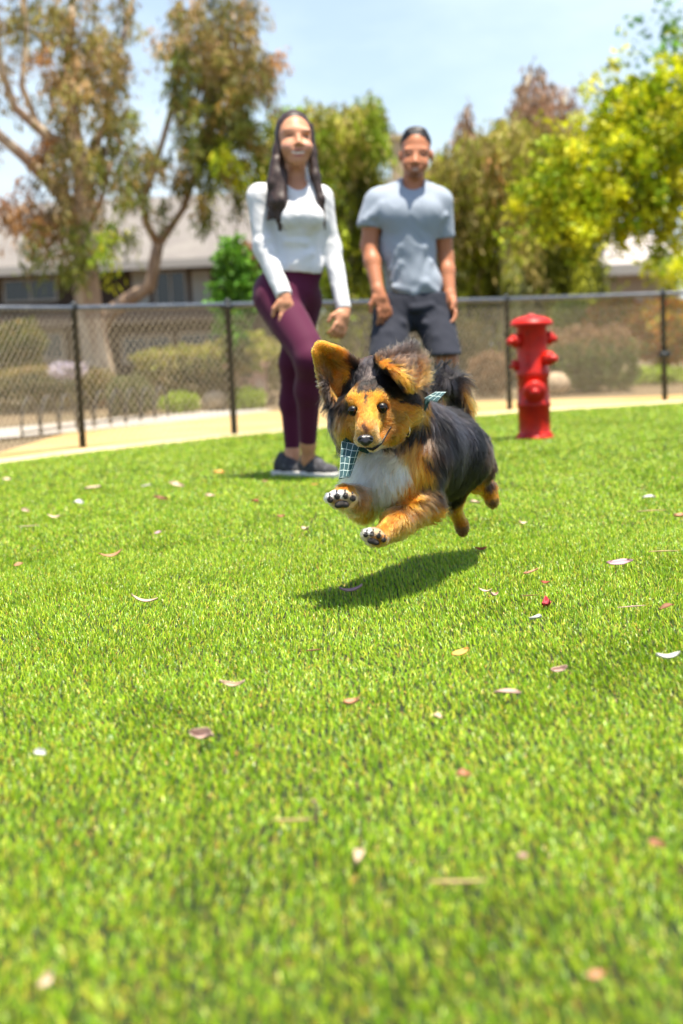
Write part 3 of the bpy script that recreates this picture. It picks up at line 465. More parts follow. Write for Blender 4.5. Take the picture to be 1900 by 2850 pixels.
# ================================================================== hydrant
def make_hydrant():
    b = G(1488, 1222); b[2] = 0; root = empty('fire_hydrant', b, 'red fire hydrant with side caps standing near the far edge of the turf', 'fire hydrant')
    red = mat('red_enamel', (.66, .020, .008), rough=.42, spec=.35, coat=.06, noise=[(10, (.44, .010, .010), .42, .7, (1, 1, 1)), (38, (.24, .03, .02), .60, .70, (1, 1, 1.6))], bump=(90, .15, .002))
    s = FPX / b[1]; z = lambda py: (1229 - py) / s; top = np.array([0, 0, 1.0]); lean = np.array([-.004, 0, 1.0])
    S_ = lambda prof, n=36: [(r, h) for r, h in prof]
    m = MB(); m.lathe([(.112, .0), (.112, .018), (.098, .024), (.093, .05), (.093, z(1140)), (.099, z(1138)), (.099, z(1128)), (.093, z(1124)), (.090, z(1060)), (.097, z(1056)), (.098, z(1040)), (.091, z(1034)), (.088, z(925)), (.094, z(920)), (.094, z(914))], c=b, n=40); m.build('barrel', red, root, True)
    m = MB(); m.lathe([(.09, z(917)), (.122, z(916)), (.126, z(911)), (.122, z(905)), (.104, z(898)), (.075, z(892)), (.035, z(888)), (.006, z(887))], c=b, n=40); m.build('cap', red, root, True)
    m = MB(); m.lathe([(.022, z(889)), (.022, z(887) + .004), (.017, z(887) + .010), (.004, z(887) + .011)], c=b, n=5); m.build('operating_nut', red, root)
    for k in range(8):
        a = k * math.pi / 4 + .2; m = MB(); m.lathe([(.008, .0), (.008, .012), (.003, .014)], c=b + np.array([.102 * math.cos(a), .102 * math.sin(a), .022]), n=6); m.build('bolt', red, root)
    def nozzle(px, py, ang, r, L, tilt=0, nub=.02):
        d = np.array([math.cos(ang) * math.cos(tilt), math.sin(ang) * math.cos(tilt), math.sin(tilt)]); c = b + np.array([0, 0, z(py)])
        m = MB(); m.lathe([(r * .78, .05), (r * .78, .095), (r * 1.0, .10), (r * 1.0, .10 + L * .45), (r * .9, .10 + L * .62), (r * .55, .10 + L * .74), (nub * 1.05, .10 + L * .8), (nub, .10 + L * 1.2), (nub * .6, .10 + L * 1.26), (.001, .10 + L * 1.27)], c=c, axis=d, n=26); m.build('nozzle_cap', red, root, True)
    D = math.radians
    nozzle(0, 950, D(205), .040, .052, -.10); nozzle(0, 942, D(20), .040, .050, -.18); nozzle(0, 1000, D(318), .042, .056, -.12); nozzle(0, 1008, D(178), .036, .030, -.3, .012); nozzle(0, 1084, D(266), .066, .050, -.22, .022)
    # a short chain from the low cap
    root.rotation_euler = (0, 0, 0); return root
# ================================================================== chain link fence
def make_fence():
    posts = [(-560, 1330, .0), (230, 1240, 1), (652, 1205, 1), (1418, 1138, 1), (1850, 1111, 1), (2420, 1088, 1)]
    B = [np.array([*G(x, y)[:2], 0]) for x, y, _ in posts]; HT = .955
    root = empty('chain_link_fence', B[2], 'black chain link fence with a grey top rail round the turf', 'fence')
    pm = mat('black_post', (.012, .018, .022), rough=.45); rm_ = mat('grey_rail', (.075, .09, .115), rough=.38, spec=.6, noise=[(9, (.13, .14, .16), .5, .7, (1, 1, 1))]); wm = mat('shining_coated_wire', (.58, .50, .36), rough=.35, spec=.7)  # pale wire colour holds the sun's shine on the black coating
    for i, q in enumerate(B):
        m = MB(); m.lathe([(.024, -.02), (.024, HT - .03), (.028, HT - .028), (.028, HT + .012), (.016, HT + .03), (.002, HT + .034)], c=q, n=16); m.build('post', pm, root, True)
        if i in (2, 4):
            m = MB(); m.tube([q + [-.05, -.02, .40 if i == 4 else .93], q + [.05, -.02, .40 if i == 4 else .93]], .02 if i == 2 else .03, 10); m.build('clamp', pm, root, True)
    m = MB(); m.tube([q + [0, 0, HT - .012] for q in B], .0185, 12); m.build('top_rail', rm_, root, True)
    for a, b in zip(B, B[1:]):
        L = np.linalg.norm(b - a); d = (b - a) / L; nrm = np.cross(d, [0, 0, 1.0]); pitch = .052; H0, H1 = .015, HT - .03; m = MB(); sl = 1.35
        def wire(s0, sg, o):
            # straight wire running diagonally from the bottom to the top of the panel
            s1 = s0 + sg * (H1 - H0) / sl; t0, t1 = 0.0, 1.0
            for (lim, lo) in ((0, True), (L, False)):
                if abs(s1 - s0) < 1e-9: continue
                t = (lim - s0) / (s1 - s0)
                if sg > 0: (t0, t1) = (max(t0, t), t1) if lo else (t0, min(t1, t))
                else: (t0, t1) = (t0, min(t1, t)) if lo else (max(t0, t), t1)
            if t1 <= t0 + 1e-3: return
            P0 = a + d * (s0 + (s1 - s0) * t0) + np.array([0, 0, H0 + (H1 - H0) * t0]) + nrm * o; P1 = a + d * (s0 + (s1 - s0) * t1) + np.array([0, 0, H0 + (H1 - H0) * t1]) + nrm * o; m.tube([P0, P1], .0017, 4, cap=False)
        ext = (H1 - H0) / sl
        for k in np.arange(-ext, L + pitch, pitch): wire(k, 1, .0022)
        for k in np.arange(0, L + ext, pitch): wire(k, -1, -.0022)
        m.build('wire_mesh', wm, root)
    return root
# low hoop edging at the far side of the path
def make_edging():
    pm = mat('edging_metal', (.03, .03, .03), rough=.5); A = G(60, 1222); Bq = G(470, 1166); A[2] = Bq[2] = 0; root = empty('hoop_edging', A, 'low dark metal hoop edging along the path behind the fence', 'edging')
    L = np.linalg.norm(Bq - A); d = (Bq - A) / L; n = int(L / .27)
    for i in range(n):
        c = A + d * (i + .5) * L / n; m = MB(); m.tube([c + d * .14 * math.cos(t) + np.array([0, 0, .02 + .30 * math.sin(t)]) for t in np.linspace(0, math.pi, 13)], .011, 6); m.build('hoop', pm, root, True)
    m = MB(); m.tube([A + [0, 0, .05], Bq + [0, 0, .05]], .010, 6); m.build('rail', pm, root, True)
if not DEV or 'f' in DEV:
    make_hydrant(); make_fence(); make_edging()
# ================================================================== people
def hand(S, wrist, dirv, across, s=1.0, curl=.5, thumb=1):
    """five fingers on a palm; across points to the index-finger side when thumb = 1"""
    d = np.asarray(dirv, float); d /= np.linalg.norm(d); a = np.asarray(across, float); a = a - d * (a @ d); a /= np.linalg.norm(a); n = np.cross(d, a) * thumb
    R = np.stack([a, n, d], 1); S.ell(wrist + d * .048 * s, (.040 * s, .017 * s, .050 * s), R=R, k=.012); S.cap(wrist - d * .01, wrist + d * .03 * s, .026 * s, .030 * s, k=.015)
    for i, L in enumerate((.068, .076, .071, .056)):
        b = wrist + d * .084 * s + a * (1.5 - i) * .0205 * s; th_ = curl * .5; q = b
        for j, f in enumerate((.45, .32, .23)):
            v = d * math.cos(th_) + n * math.sin(th_) + a * (1.5 - i) * .05; e = q + v * L * f * s; S.cap(q, e, (.0098 - .001 * j) * s, (.0090 - .001 * j) * s, k=.004); q = e; th_ += curl * .65
    b = wrist + d * .025 * s + a * .030 * s; m_ = b + (d * .6 + a * .55 + n * .35) * .042 * s; S.cap(b, m_, .014 * s, .011 * s, k=.012); S.cap(m_, m_ + (d * .85 + a * .1 + n * .35) * .034 * s, .0108 * s, .009 * s, k=.004)
def skin_colors(V, base, marks, seed=1):
    C = np.tile(np.array(base), (len(V), 1)) * (1 + .05 * vnoise(V, seed, 9))[:, None]
    for (c, r, colr) in marks:
        d = np.linalg.norm((V - c) / np.array(r), axis=1); w = np.clip(1.6 - d * 1.2, 0, 1)[:, None]; C = C * (1 - w) + np.array(colr) * w
    return C
def zclip(z0=None, z1=None, slope=0.0, x0=0.0):
    def f(D, X, Y, Z):
        if z0 is not None: D = np.maximum(D, (z0 + slope * (X - x0)) - Z)
        if z1 is not None: D = np.maximum(D, Z - (z1 + slope * (X - x0)))
        return D
    return f
def finish(name, S, m, parent, clip=None, it=2, colors=None, wr=0, wl=14, seed=4):
    V, Q = S.mesh(clip); V = smooth_mesh(V, Q, it, .4)
    if wr:                                                        # cloth folds
        q = V @ np.array([[1, .2, -.35], [0, 1, 0], [.45, 0, .75]]).T; f = 1 - np.abs(vnoise(q, seed, wl / 10)) * 1.6; g = 1 - np.abs(vnoise(q + .3, seed + 5, wl / 5)) * 1.6
        V = V + vnormals(V, Q) * (wr * (np.clip(f, -.6, 1) * .7 + np.clip(g, -.6, 1) * .3))[:, None]
    o = mesh_obj(name, V, Q, m, parent, colors=colors(V) if colors else None); return o
def shoe(parent, heel, toe, w, h, upper, solem, lace=None):
    heel = np.array([heel[0], heel[1], 0]); toe = np.array([toe[0], toe[1], 0]); d = toe - heel; L = np.linalg.norm(d); d /= L; sd = np.cross([0, 0, 1.0], d); z = np.array([0, 0, 1.0]); S = Sdf(.0045)
    S.cap(heel + z * h * .50, heel + d * L * .3 + z * h * .62, h * .42, h * .42, k=.03); S.cap(heel + d * L * .25 + z * h * .6, toe - d * w * .4 + z * h * .32, h * .40, h * .26, k=.03)
    for s_ in (-1, 1): S.cap(heel + d * L * .35 + sd * s_ * w * .18 + z * h * .3, toe - d * w * .5 + sd * s_ * w * .16 + z * h * .3, h * .28, h * .24, k=.03)
    S.cap(heel + z * h * .8 + d * .01, heel + z * h * 1.0 + d * .015, h * .36, h * .34, k=.02)
    u = finish('shoe', S, upper, parent, zclip(.018)); S = Sdf(.004)
    for s_ in (-1, 1): S.cap(heel + z * .016 + sd * s_ * w * .16, toe + z * .020 + sd * s_ * w * .14 - d * w * .35, .030, .032, k=.04)
    S.cap(heel + z * .018, heel + z * .02 + d * .03, .036, .034, k=.03)
    finish('sole', S, solem, u, lambda D, X, Y, Z: np.maximum(np.maximum(D, .002 - Z), Z - .027), it=1)
    m = MB()
    for i in range(5):
        c = heel + d * L * (.38 + .075 * i) + z * h * (1.0 - .085 * i); m.tube([c - sd * w * .22 - z * .012, c + z * .001, c + sd * w * .22 - z * .012], .0035, 6)
    m.build('laces', lace or solem, u, True)
    return u
SKIN = dict(rough=.48, spec=.4, attr=True, sub=.12)
def make_woman():
    p = P; Y = 6.45; sc_ = FPX / Y
    root = empty('person', G(845, 1330), 'woman in a white long sleeved top and maroon leggings walking on the turf', 'person')
    S = Sdf(.0048)
    # head
    S.ell(p(820, 380, 6.47), (.076, .090, .096), k=.03); S.ell(p(825, 423, 6.426), (.062, .060, .061), k=.035); S.ell(p(827, 450, 6.392), (.028, .024, .019), k=.035)
    S.cap(p(830, 378, 6.376), p(831, 396, 6.358), .007, .0105, k=.014); S.ell(p(824, 400, 6.36), .0065, k=.006); S.ell(p(838, 400, 6.36), .0065, k=.006)
    S.ell(p(800, 408, 6.392), (.025, .024, .022), k=.03); S.ell(p(854, 408, 6.392), (.025, .024, .022), k=.03); S.cap(p(800, 364, 6.396), p(858, 364, 6.396), .011, .011, k=.025)
    S.ell(p(806, 377, 6.370), (.013, .008, .007), k=.012, op='-'); S.ell(p(853, 377, 6.370), (.013, .008, .007), k=.012, op='-')
    S.cap(p(810, 418, 6.372), p(829, 417, 6.362), .0055, .006, k=.006); S.cap(p(829, 417, 6.362), p(848, 417, 6.372), .006, .0055, k=.006); S.cap(p(814, 431, 6.372), p(844, 431, 6.372), .006, .006, k=.008)
    
    S.cap(p(822, 440, 6.49), p(824, 520, 6.49), .046, .046, k=.03)
    # body under the clothes
    S.cap(p(820, 530, 6.49), p(735, 552, 6.49), .036, .036, k=.04); S.cap(p(820, 530, 6.49), p(885, 554, 6.49), .036, .036, k=.04); S.ell(p(830, 600, 6.48), (.11, .08, .14), k=.04); S.ell(p(832, 700, 6.48), (.088, .068, .13), k=.04); S.ell(p(800, 810, 6.50), (.13, .10, .11), k=.05)
    LA = [p(722, 548, 6.49), p(738, 690, 6.46), p(791, 826, 6.33)]; RA = [p(893, 550, 6.49), p(922, 690, 6.50), p(958, 864, 6.40)]
    S.chain(LA, [.042, .038, .024], k=.02); S.chain(RA, [.040, .032, .023], k=.02)
    hand(S, LA[2], p(801, 900, 6.31) - LA[2], np.array([-.8, -.5, 0]), .98, .5, thumb=1); hand(S, RA[2], p(945, 920, 6.36) - RA[2], np.array([-.75, -.6, 0]), .92, .7, thumb=1)
    FL = [p(768, 835, 6.46), p(864, 1000, 6.24), p(858, 1085, 6.32), p(857, 1235, 6.42), p(857, 1280, 6.45)]; BL = [p(843, 840, 6.55), p(815, 1010, 6.56), p(808, 1120, 6.60), p(813, 1262, 6.60), p(811, 1290, 6.58)]
    S.chain(FL, [.085, .055, .048, .031, .034], k=.03); S.chain(BL, [.080, .052, .042, .031, .032], k=.03)
    S.cap(p(858, 1296, 6.45), p(895, 1318, 6.43), .020, .012, k=.01); S.cap(p(808, 1306, 6.57), p(835, 1318, 6.54), .020, .012, k=.01)
    marks = [(p(806, 377, 6.372), (.017, .05, .0034), (.04, .02, .015)), (p(853, 377, 6.372), (.017, .05, .0034), (.04, .02, .015)),
             (p(804, 360, 6.37), (.018, .05, .003), (.20, .11, .075)), (p(855, 360, 6.37), (.018, .05, .003), (.20, .11, .075)),
             (p(829, 418, 6.36), (.032, .04, .0045), (.42, .10, .09)), (p(829, 432, 6.36), (.026, .04, .0050), (.42, .10, .09)), (p(829, 426, 6.375), (.017, .03, .0050), (.90, .80, .74)), (p(816, 423.5, 6.375), (.010, .03, .0042), (.90, .80, .74)), (p(842, 423.5, 6.375), (.010, .03, .0042), (.90, .80, .74)),
             (p(800, 408, 6.38), (.022, .05, .02), (.66, .32, .22)), (p(856, 408, 6.38), (.022, .05, .02), (.66, .32, .22))]
    V, Q = S.mesh(); V = smooth_mesh(V, Q, 1, .3)
    mesh_obj('body', V, Q, mat('skin', **SKIN), root, colors=skin_colors(V, (.60, .28, .155), marks))
    # top
    T_ = Sdf(.0055); T_.cap(p(820, 525, 6.49), p(728, 548, 6.49), .052, .050, k=.05); T_.cap(p(820, 525, 6.49), p(888, 550, 6.49), .052, .048, k=.05); T_.ell(p(834, 600, 6.475), (.125, .092, .15), k=.05); T_.ell(p(833, 695, 6.475), (.101, .080, .13), k=.05)
    T_.ell(p(808, 604, 6.394), (.056, .052, .056), k=.03); T_.ell(p(868, 604, 6.394), (.055, .052, .056), k=.03); T_.ell(p(838, 745, 6.465), (.094, .085, .085), k=.04)
    T_.chain(LA, [.056, .050, .036], k=.03); T_.chain(RA, [.050, .040, .033], k=.03); T_.cap(p(822, 480, 6.50), p(824, 525, 6.50), .054, .060, k=.02)
    for (a, b, r) in (((805, 648, 6.398), (858, 642, 6.395), .006), ((795, 672, 6.398), (850, 676, 6.392), .005), ((812, 735, 6.39), (868, 706, 6.396), .006), ((722, 672, 6.425), (748, 664, 6.42), .005), ((735, 705, 6.415), (760, 697, 6.41), .005), ((934, 745, 6.45), (946, 742, 6.45), .004), ((752, 742, 6.39), (774, 734, 6.38), .005)):
        T_.cap(p(*a), p(*b), r, r * .7, k=.03)
    T_.ell(p(834, 492, 6.405), (.040, .06, .052), k=.02, op='-'); T_.cap(p(816, 470, 6.47), p(826, 512, 6.45), .047, .045, k=.01, op='-')
    zh = p(835, 768, 6.45)[2]; wl, wr = LA[2], RA[2]; dl = (LA[2] - LA[1]) / np.linalg.norm(LA[2] - LA[1]); dr = (RA[2] - RA[1]) / np.linalg.norm(RA[2] - RA[1]); xc, xh = p(792, 700, 6.45)[0], p(900, 700, 6.45)[0]
    def tclip(D, X, Y_, Z):
        hem = (zh - .10 * (X - .0) - .0) - Z                         # torso hem, a little lower on her left
        tor = (X > p(770, 770, 6.45)[0]) & (X < p(905, 770, 6.45)[0]) & (Y_ > 6.37); D = np.where(tor, np.maximum(D, hem), D)
        for w, d in ((wl, dl), (wr, dr)):
            e = (X - w[0]) * d[0] + (Y_ - w[1]) * d[1] + (Z - w[2]) * d[2]; near_ = ((X - w[0]) ** 2 + (Y_ - w[1]) ** 2 + (Z - w[2]) ** 2) < .1 ** 2; D = np.where(near_, np.maximum(D, e + .004), D)
        return D
    top = finish('top', T_, mat('white_jersey', (.74, .74, .76), rough=.62, spec=.25, sheen=.15, bump=(260, .12, .001)), root, tclip, it=2, wr=.0035, wl=40)
    # leggings
    L_ = Sdf(.006); L_.ell(p(796, 810, 6.505), (.148, .122, .118), k=.06); L_.ell(p(765, 825, 6.56), (.085, .09, .085), k=.05); L_.cap(p(792, 745, 6.49), p(858, 748, 6.48), .074, .066, k=.05)
    L_.chain(FL[:4], [.098, .066, .057, .037], k=.04); L_.chain(BL[:4], [.088, .060, .046, .034], k=.04); L_.cap(p(812, 900, 6.36), p(850, 955, 6.28), .072, .062, k=.04)
    zl = p(835, 722, 6.45)[2]; zf, zb = p(857, 1243, 6.42)[2], p(812, 1266, 6.6)[2]
    def lclip(D, X, Y_, Z):
        D = np.maximum(D, Z - zl); return np.maximum(D, np.where(Y_ < 6.51, zf, zb) - Z)
    finish('leggings', L_, mat('maroon_leggings', (.085, .009, .038), rough=.75, spec=.2, sheen=.1), root, lclip, it=2)
    up_ = mat('dark_shoe_mesh', (.035, .034, .038), rough=.75, bump=(500, .5, .002), noise=[(40, (.11, .11, .12), .52, .7, (1, 1, 1))]); so_ = mat('pale_shoe_sole', (.62, .60, .56), rough=.6)
    la_ = mat('grey_lace', (.22, .22, .23), rough=.8)
    shoe(root, G(852, 1326)[:2], G(937, 1331)[:2] + [0, -.03], .095, .092, up_, so_, la_); shoe(root, G(782, 1324)[:2], G(856, 1326)[:2] + [0, -.02], .09, .085, up_, so_, la_)
    # hair
    H_ = Sdf(.005); H_.ell(p(818, 374, 6.50), (.083, .103, .107), k=.03); H_.cap(p(816, 440, 6.54), p(816, 540, 6.56), .075, .068, k=.03)
    H_.chain([p(784, 350, 6.465), p(774, 420, 6.455), p(773, 490, 6.42), p(774, 560, 6.385), p(779, 640, 6.375)], [.018, .022, .028, .028, .008], k=.03)
    H_.chain([p(766, 450, 6.43), p(755, 510, 6.40), p(742, 575, 6.395)], [.022, .018, .004], k=.02); H_.chain([p(790, 480, 6.42), p(788, 560, 6.375), p(783, 610, 6.365)], [.022, .022, .006], k=.02)
    H_.chain([p(863, 352, 6.465), p(868, 425, 6.455), p(877, 490, 6.43), p(893, 555, 6.405), p(905, 640, 6.40)], [.014, .019, .021, .016, .004], k=.02)
    H_.ell(p(828, 402, 6.372), (.073, .085, .100), k=.012, op='-'); H_.ell(p(824, 352, 6.40), (.058, .050, .046), k=.015, op='-'); H_.cap(p(826, 470, 6.40), p(830, 560, 6.36), .048, .05, k=.015, op='-')
    for i in range(16):                                          # loose strands
        t = i / 15; H_.chain([p(766 + 10 * t, 470, 6.425), p(752 + 26 * t, 540, 6.385), p(738 + 34 * t + 4 * math.sin(i * 2.1), 590 + 30 * abs(math.sin(i)), 6.38)], [.006, .004, .0025], k=.004)
    V, Q = H_.mesh(); V = smooth_mesh(V, Q, 1, .4); N_ = vnormals(V, Q)
    V = V + N_ * (.0006 * np.sin(V[:, 0] * 520 + V[:, 1] * 300 + 1.2 * np.sin(V[:, 2] * 9)) * 1)[:, None]
    mesh_obj('hair', V, Q, mat('dark_hair', (.034, .019, .015), rough=.48, spec=.45, noise=[(25, (.10, .06, .05), .5, .75, (6, 6, .6))]), root)
def make_man():
    p = P; root = empty('person', G(1155, 1271), 'man in a light grey t-shirt and dark grey shorts standing behind the dog', 'person')
    S = Sdf(.0052)
    S.ell(p(1157, 412, 7.43), (.073, .092, .094), k=.03); S.ell(p(1155, 452, 7.382), (.062, .062, .064), k=.04); S.ell(p(1153, 481, 7.352), (.032, .024, .020), k=.035)
    S.cap(p(1156, 430, 7.330), p(1155, 450, 7.305), .0085, .013, k=.012); S.ell(p(1147, 452, 7.315), .0075, k=.006); S.ell(p(1163, 452, 7.315), .0075, k=.006)
    S.ell(p(1134, 457, 7.352), (.022, .02, .022), k=.03); S.ell(p(1177, 457, 7.352), (.022, .02, .022), k=.03); S.cap(p(1132, 419, 7.350), p(1181, 419, 7.350), .013, .013, k=.025)
    S.ell(p(1138, 429, 7.322), (.015, .009, .008), k=.012, op='-'); S.ell(p(1176, 429, 7.322), (.015, .009, .008), k=.012, op='-'); S.ell(p(1138, 430, 7.340), .0115, k=.004); S.ell(p(1176, 430, 7.340), .0115, k=.004)
    S.ell(p(1114, 436, 7.43), (.010, .020, .030), k=.008); S.ell(p(1201, 434, 7.43), (.010, .020, .030), k=.008)
    S.cap(p(1138, 466, 7.325), p(1171, 466, 7.325), .0055, .0055, k=.006); S.cap(p(1141, 477, 7.328), p(1168, 477, 7.328), .0065, .0065, k=.008); S.cap(p(1140, 471, 7.330), p(1170, 471, 7.330), .0065, .0065, k=.004)
    S.cap(p(1152, 480, 7.44), p(1148, 535, 7.46), .054, .058, k=.03); S.cap(p(1142, 548, 7.47), p(1056, 568, 7.47), .048, .045, k=.05); S.cap(p(1142, 548, 7.47), p(1216, 568, 7.47), .048, .045, k=.05)
    S.ell(p(1137, 610, 7.46), (.15, .10, .15), k=.05); S.ell(p(1145, 720, 7.46), (.125, .09, .15), k=.05); S.ell(p(1150, 840, 7.46), (.14, .10, .11), k=.05)
    LA = [p(1044, 562, 7.45), p(1027, 684, 7.43), p(1052, 812, 7.30)]; RA = [p(1226, 565, 7.47), p(1240, 715, 7.50), p(1252, 826, 7.40)]
    S.chain([LA[0], lerp(LA[0], LA[1], .5), LA[1], lerp(LA[1], LA[2], .35), LA[2]], [.052, .050, .043, .042, .030], k=.02); S.chain([RA[0], lerp(RA[0], RA[1], .5), RA[1], lerp(RA[1], RA[2], .35), RA[2]], [.050, .047, .040, .039, .028], k=.02)
    hand(S, LA[2], p(1080, 895, 7.27) - LA[2], np.array([-.8, -.5, 0]), 1.12, .6, thumb=1); hand(S, RA[2], p(1266, 900, 7.36) - RA[2], np.array([.3, -.9, 0]), 1.08, .6, thumb=1)
    S.chain([p(1095, 860, 7.44), p(1078, 1004, 7.30), p(1080, 1080, 7.34), p(1083, 1235, 7.46), p(1083, 1258, 7.46)], [.08, .056, .056, .038, .036], k=.03)
    S.chain([p(1205, 860, 7.44), p(1242, 1004, 7.29), p(1240, 1085, 7.32), p(1232, 1232, 7.44), p(1232, 1256, 7.44)], [.080, .054, .054, .038, .036], k=.03)
    S.cap(p(1083, 1255, 7.45), p(1083, 1272, 7.30), .032, .026, k=.02); S.cap(p(1232, 1252, 7.43), p(1235, 1270, 7.28), .032, .026, k=.02)
    marks = [(p(1138, 429, 7.325), (.018, .05, .0065), (.03, .016, .012)), (p(1176, 429, 7.325), (.018, .05, .0065), (.03, .016, .012)), (p(1137, 419, 7.33), (.022, .05, .005), (.05, .025, .016)), (p(1178, 419, 7.33), (.022, .05, .005), (.05, .025, .016)),  # dark eye patches with the socket shadow painted in, then the brows
             (p(1155, 466, 7.32), (.026, .04, .004), (.38, .15, .11)), (p(1155, 478, 7.32), (.022, .04, .005), (.38, .15, .11)), (p(1155, 472.5, 7.335), (.018, .03, .0055), (.66, .52, .46)),
             (p(1153, 486, 7.34), (.045, .06, .018), (.30, .12, .065)), (p(1133, 480, 7.38), (.02, .06, .018), (.33, .13, .07)), (p(1176, 480, 7.38), (.02, .06, .018), (.33, .13, .07))]
    V, Q = S.mesh(); V = smooth_mesh(V, Q, 1, .3)
    mesh_obj('body', V, Q, mat('tanned_skin', **SKIN), root, colors=skin_colors(V, (.47, .185, .09), marks, 3))
    T_ = Sdf(.006); T_.cap(p(1140, 545, 7.47), p(1054, 564, 7.46), .062, .058, k=.06); T_.cap(p(1140, 545, 7.47), p(1220, 566, 7.47), .062, .058, k=.06); T_.ell(p(1138, 608, 7.455), (.176, .122, .16), k=.06); T_.ell(p(1134, 700, 7.455), (.150, .115, .15), k=.06)
    T_.ell(p(1152, 790, 7.45), (.148, .118, .13), k=.06); T_.ell(p(1100, 592, 7.392), (.080, .05, .07), k=.06); T_.ell(p(1178, 592, 7.392), (.080, .05, .07), k=.06)
    T_.cap(p(1048, 560, 7.45), p(1026, 626, 7.435), .066, .060, k=.03); T_.cap(p(1224, 562, 7.47), p(1235, 654, 7.485), .064, .054, k=.03)
    for (a, b, r) in (((1180, 690, 7.362), (1158, 770, 7.352), .008), ((1112, 690, 7.358), (1080, 755, 7.375), .007), ((1198, 730, 7.38), (1172, 795, 7.362), .007), ((1095, 800, 7.36), (1150, 812, 7.345), .009), ((1180, 790, 7.35), (1215, 812, 7.38), .009), ((1150, 822, 7.345), (1185, 785, 7.35), .009), ((1040, 600, 7.38), (1060, 570, 7.38), .009), ((1018, 612, 7.38), (1048, 585, 7.39), .008), ((1210, 620, 7.40), (1240, 600, 7.40), .008), ((1112, 735, 7.358), (1090, 780, 7.368), .007)):
        T_.cap(p(*a), p(*b), r, r * .6, k=.03)
    T_.cap(p(1150, 530, 7.47), p(1085, 552, 7.47), .060, .060, k=.05); T_.cap(p(1150, 530, 7.47), p(1205, 554, 7.47), .060, .060, k=.05); T_.cap(p(1152, 470, 7.44), p(1150, 504, 7.41), .062, .057, k=.008, op='-')
    zh = p(1160, 829, 7.4)[2]; he = (LA[1] - LA[0]) / np.linalg.norm(LA[1] - LA[0]); hr = (RA[1] - RA[0]) / np.linalg.norm(RA[1] - RA[0]); wl, wr = p(1022, 634, 7.43), p(1236, 662, 7.49)
    def tclip(D, X, Y_, Z):
        D = np.maximum(D, zh - Z)
        for w, d in ((wl, he), (wr, hr)):
            e = (X - w[0]) * d[0] + (Y_ - w[1]) * d[1] + (Z - w[2]) * d[2]; nr = ((X - w[0]) ** 2 + (Y_ - w[1]) ** 2 + (Z - w[2]) ** 2) < .085 ** 2; D = np.where(nr, np.maximum(D, e), D)
        return D
    finish('tshirt', T_, mat('grey_cotton', (.33, .38, .45), rough=.85, spec=.2, sheen=.1, bump=(220, .15, .001)), root, tclip, wr=.0045, wl=30)
    H_ = Sdf(.006); H_.ell(p(1148, 850, 7.455), (.168, .128, .12), k=.06); H_.chain([p(1092, 880, 7.43), p(1080, 1000, 7.27)], [.102, .098], k=.05); H_.chain([p(1206, 880, 7.43), p(1240, 1000, 7.25)], [.100, .086], k=.05)
    H_.cap(p(1095, 830, 7.45), p(1205, 830, 7.45), .09, .09, k=.04)
    for (a, b) in (((1120, 900, 7.30), (1060, 880, 7.36)), ((1180, 900, 7.30), (1240, 920, 7.33)), ((1215, 940, 7.25), (1268, 960, 7.26)), ((1150, 860, 7.32), (1200, 850, 7.33)), ((1085, 930, 7.26), (1040, 950, 7.3)), ((1225, 870, 7.34), (1250, 900, 7.34))): H_.cap(p(*a), p(*b), .012, .007, k=.03)
    z0 = p(1150, 993, 7.27)[2]; z1 = p(1150, 818, 7.42)[2]
    finish('shorts', H_, mat('dark_grey_shorts', (.028, .031, .044), rough=.85, spec=.2, sheen=.05, bump=(200, .2, .001)), root, zclip(z0, z1), wr=.005, wl=32)
    up_ = mat('black_shoe', (.03, .03, .032), rough=.7); so_ = mat('white_sole', (.6, .6, .58), rough=.6)
    shoe(root, p(1083, 1262, 7.50)[:2], p(1081, 1262, 7.22)[:2], .1, .095, up_, so_); shoe(root, p(1232, 1262, 7.48)[:2], p(1236, 1262, 7.20)[:2], .1, .095, up_, so_)
    K_ = Sdf(.005); K_.ell(p(1157, 404, 7.445), (.080, .097, .092), k=.02); K_.cap(p(1140, 370, 7.40), p(1172, 368, 7.40), .020, .020, k=.03)
    K_.ell(p(1155, 436, 7.36), (.070, .09, .072), k=.012, op='-'); K_.cap(p(1130, 445, 7.42), p(1182, 445, 7.42), .09, .09, k=.01, op='-')
    V, Q = K_.mesh(); V = smooth_mesh(V, Q, 1, .4); V += vnormals(V, Q) * (.0025 * vnoise(V, 9, 60))[:, None]
    mesh_obj('hair', V, Q, mat('black_hair', (.016, .013, .014), rough=.5, spec=.4), root)
if not DEV or 'p' in DEV:
    make_woman(); make_man()
# ================================================================== the dog
def ray_hit(bvh, px, py):
    d = Vector(P(px, py, 3.0) - CAM).normalized(); h = bvh.ray_cast(Vector(CAM), d, 30)
    if h[0] is not None: return np.array(h[0]), np.array(h[1])
    best = None
    for y in np.linspace(2.9, 3.85, 40):
        q = bvh.find_nearest(Vector(P(px, py, y)))
        if q[0] is not None and (best is None or q[3] < best[2]): best = (np.array(q[0]), np.array(q[1]), q[3])
    return best[0], best[1]
def ray_exact(bvh, px, py):
    d = Vector(P(px, py, 3.0) - CAM).normalized(); h = bvh.ray_cast(Vector(CAM), d, 30)
    return None if h[0] is None else (np.array(h[0]), np.array(h[1]))

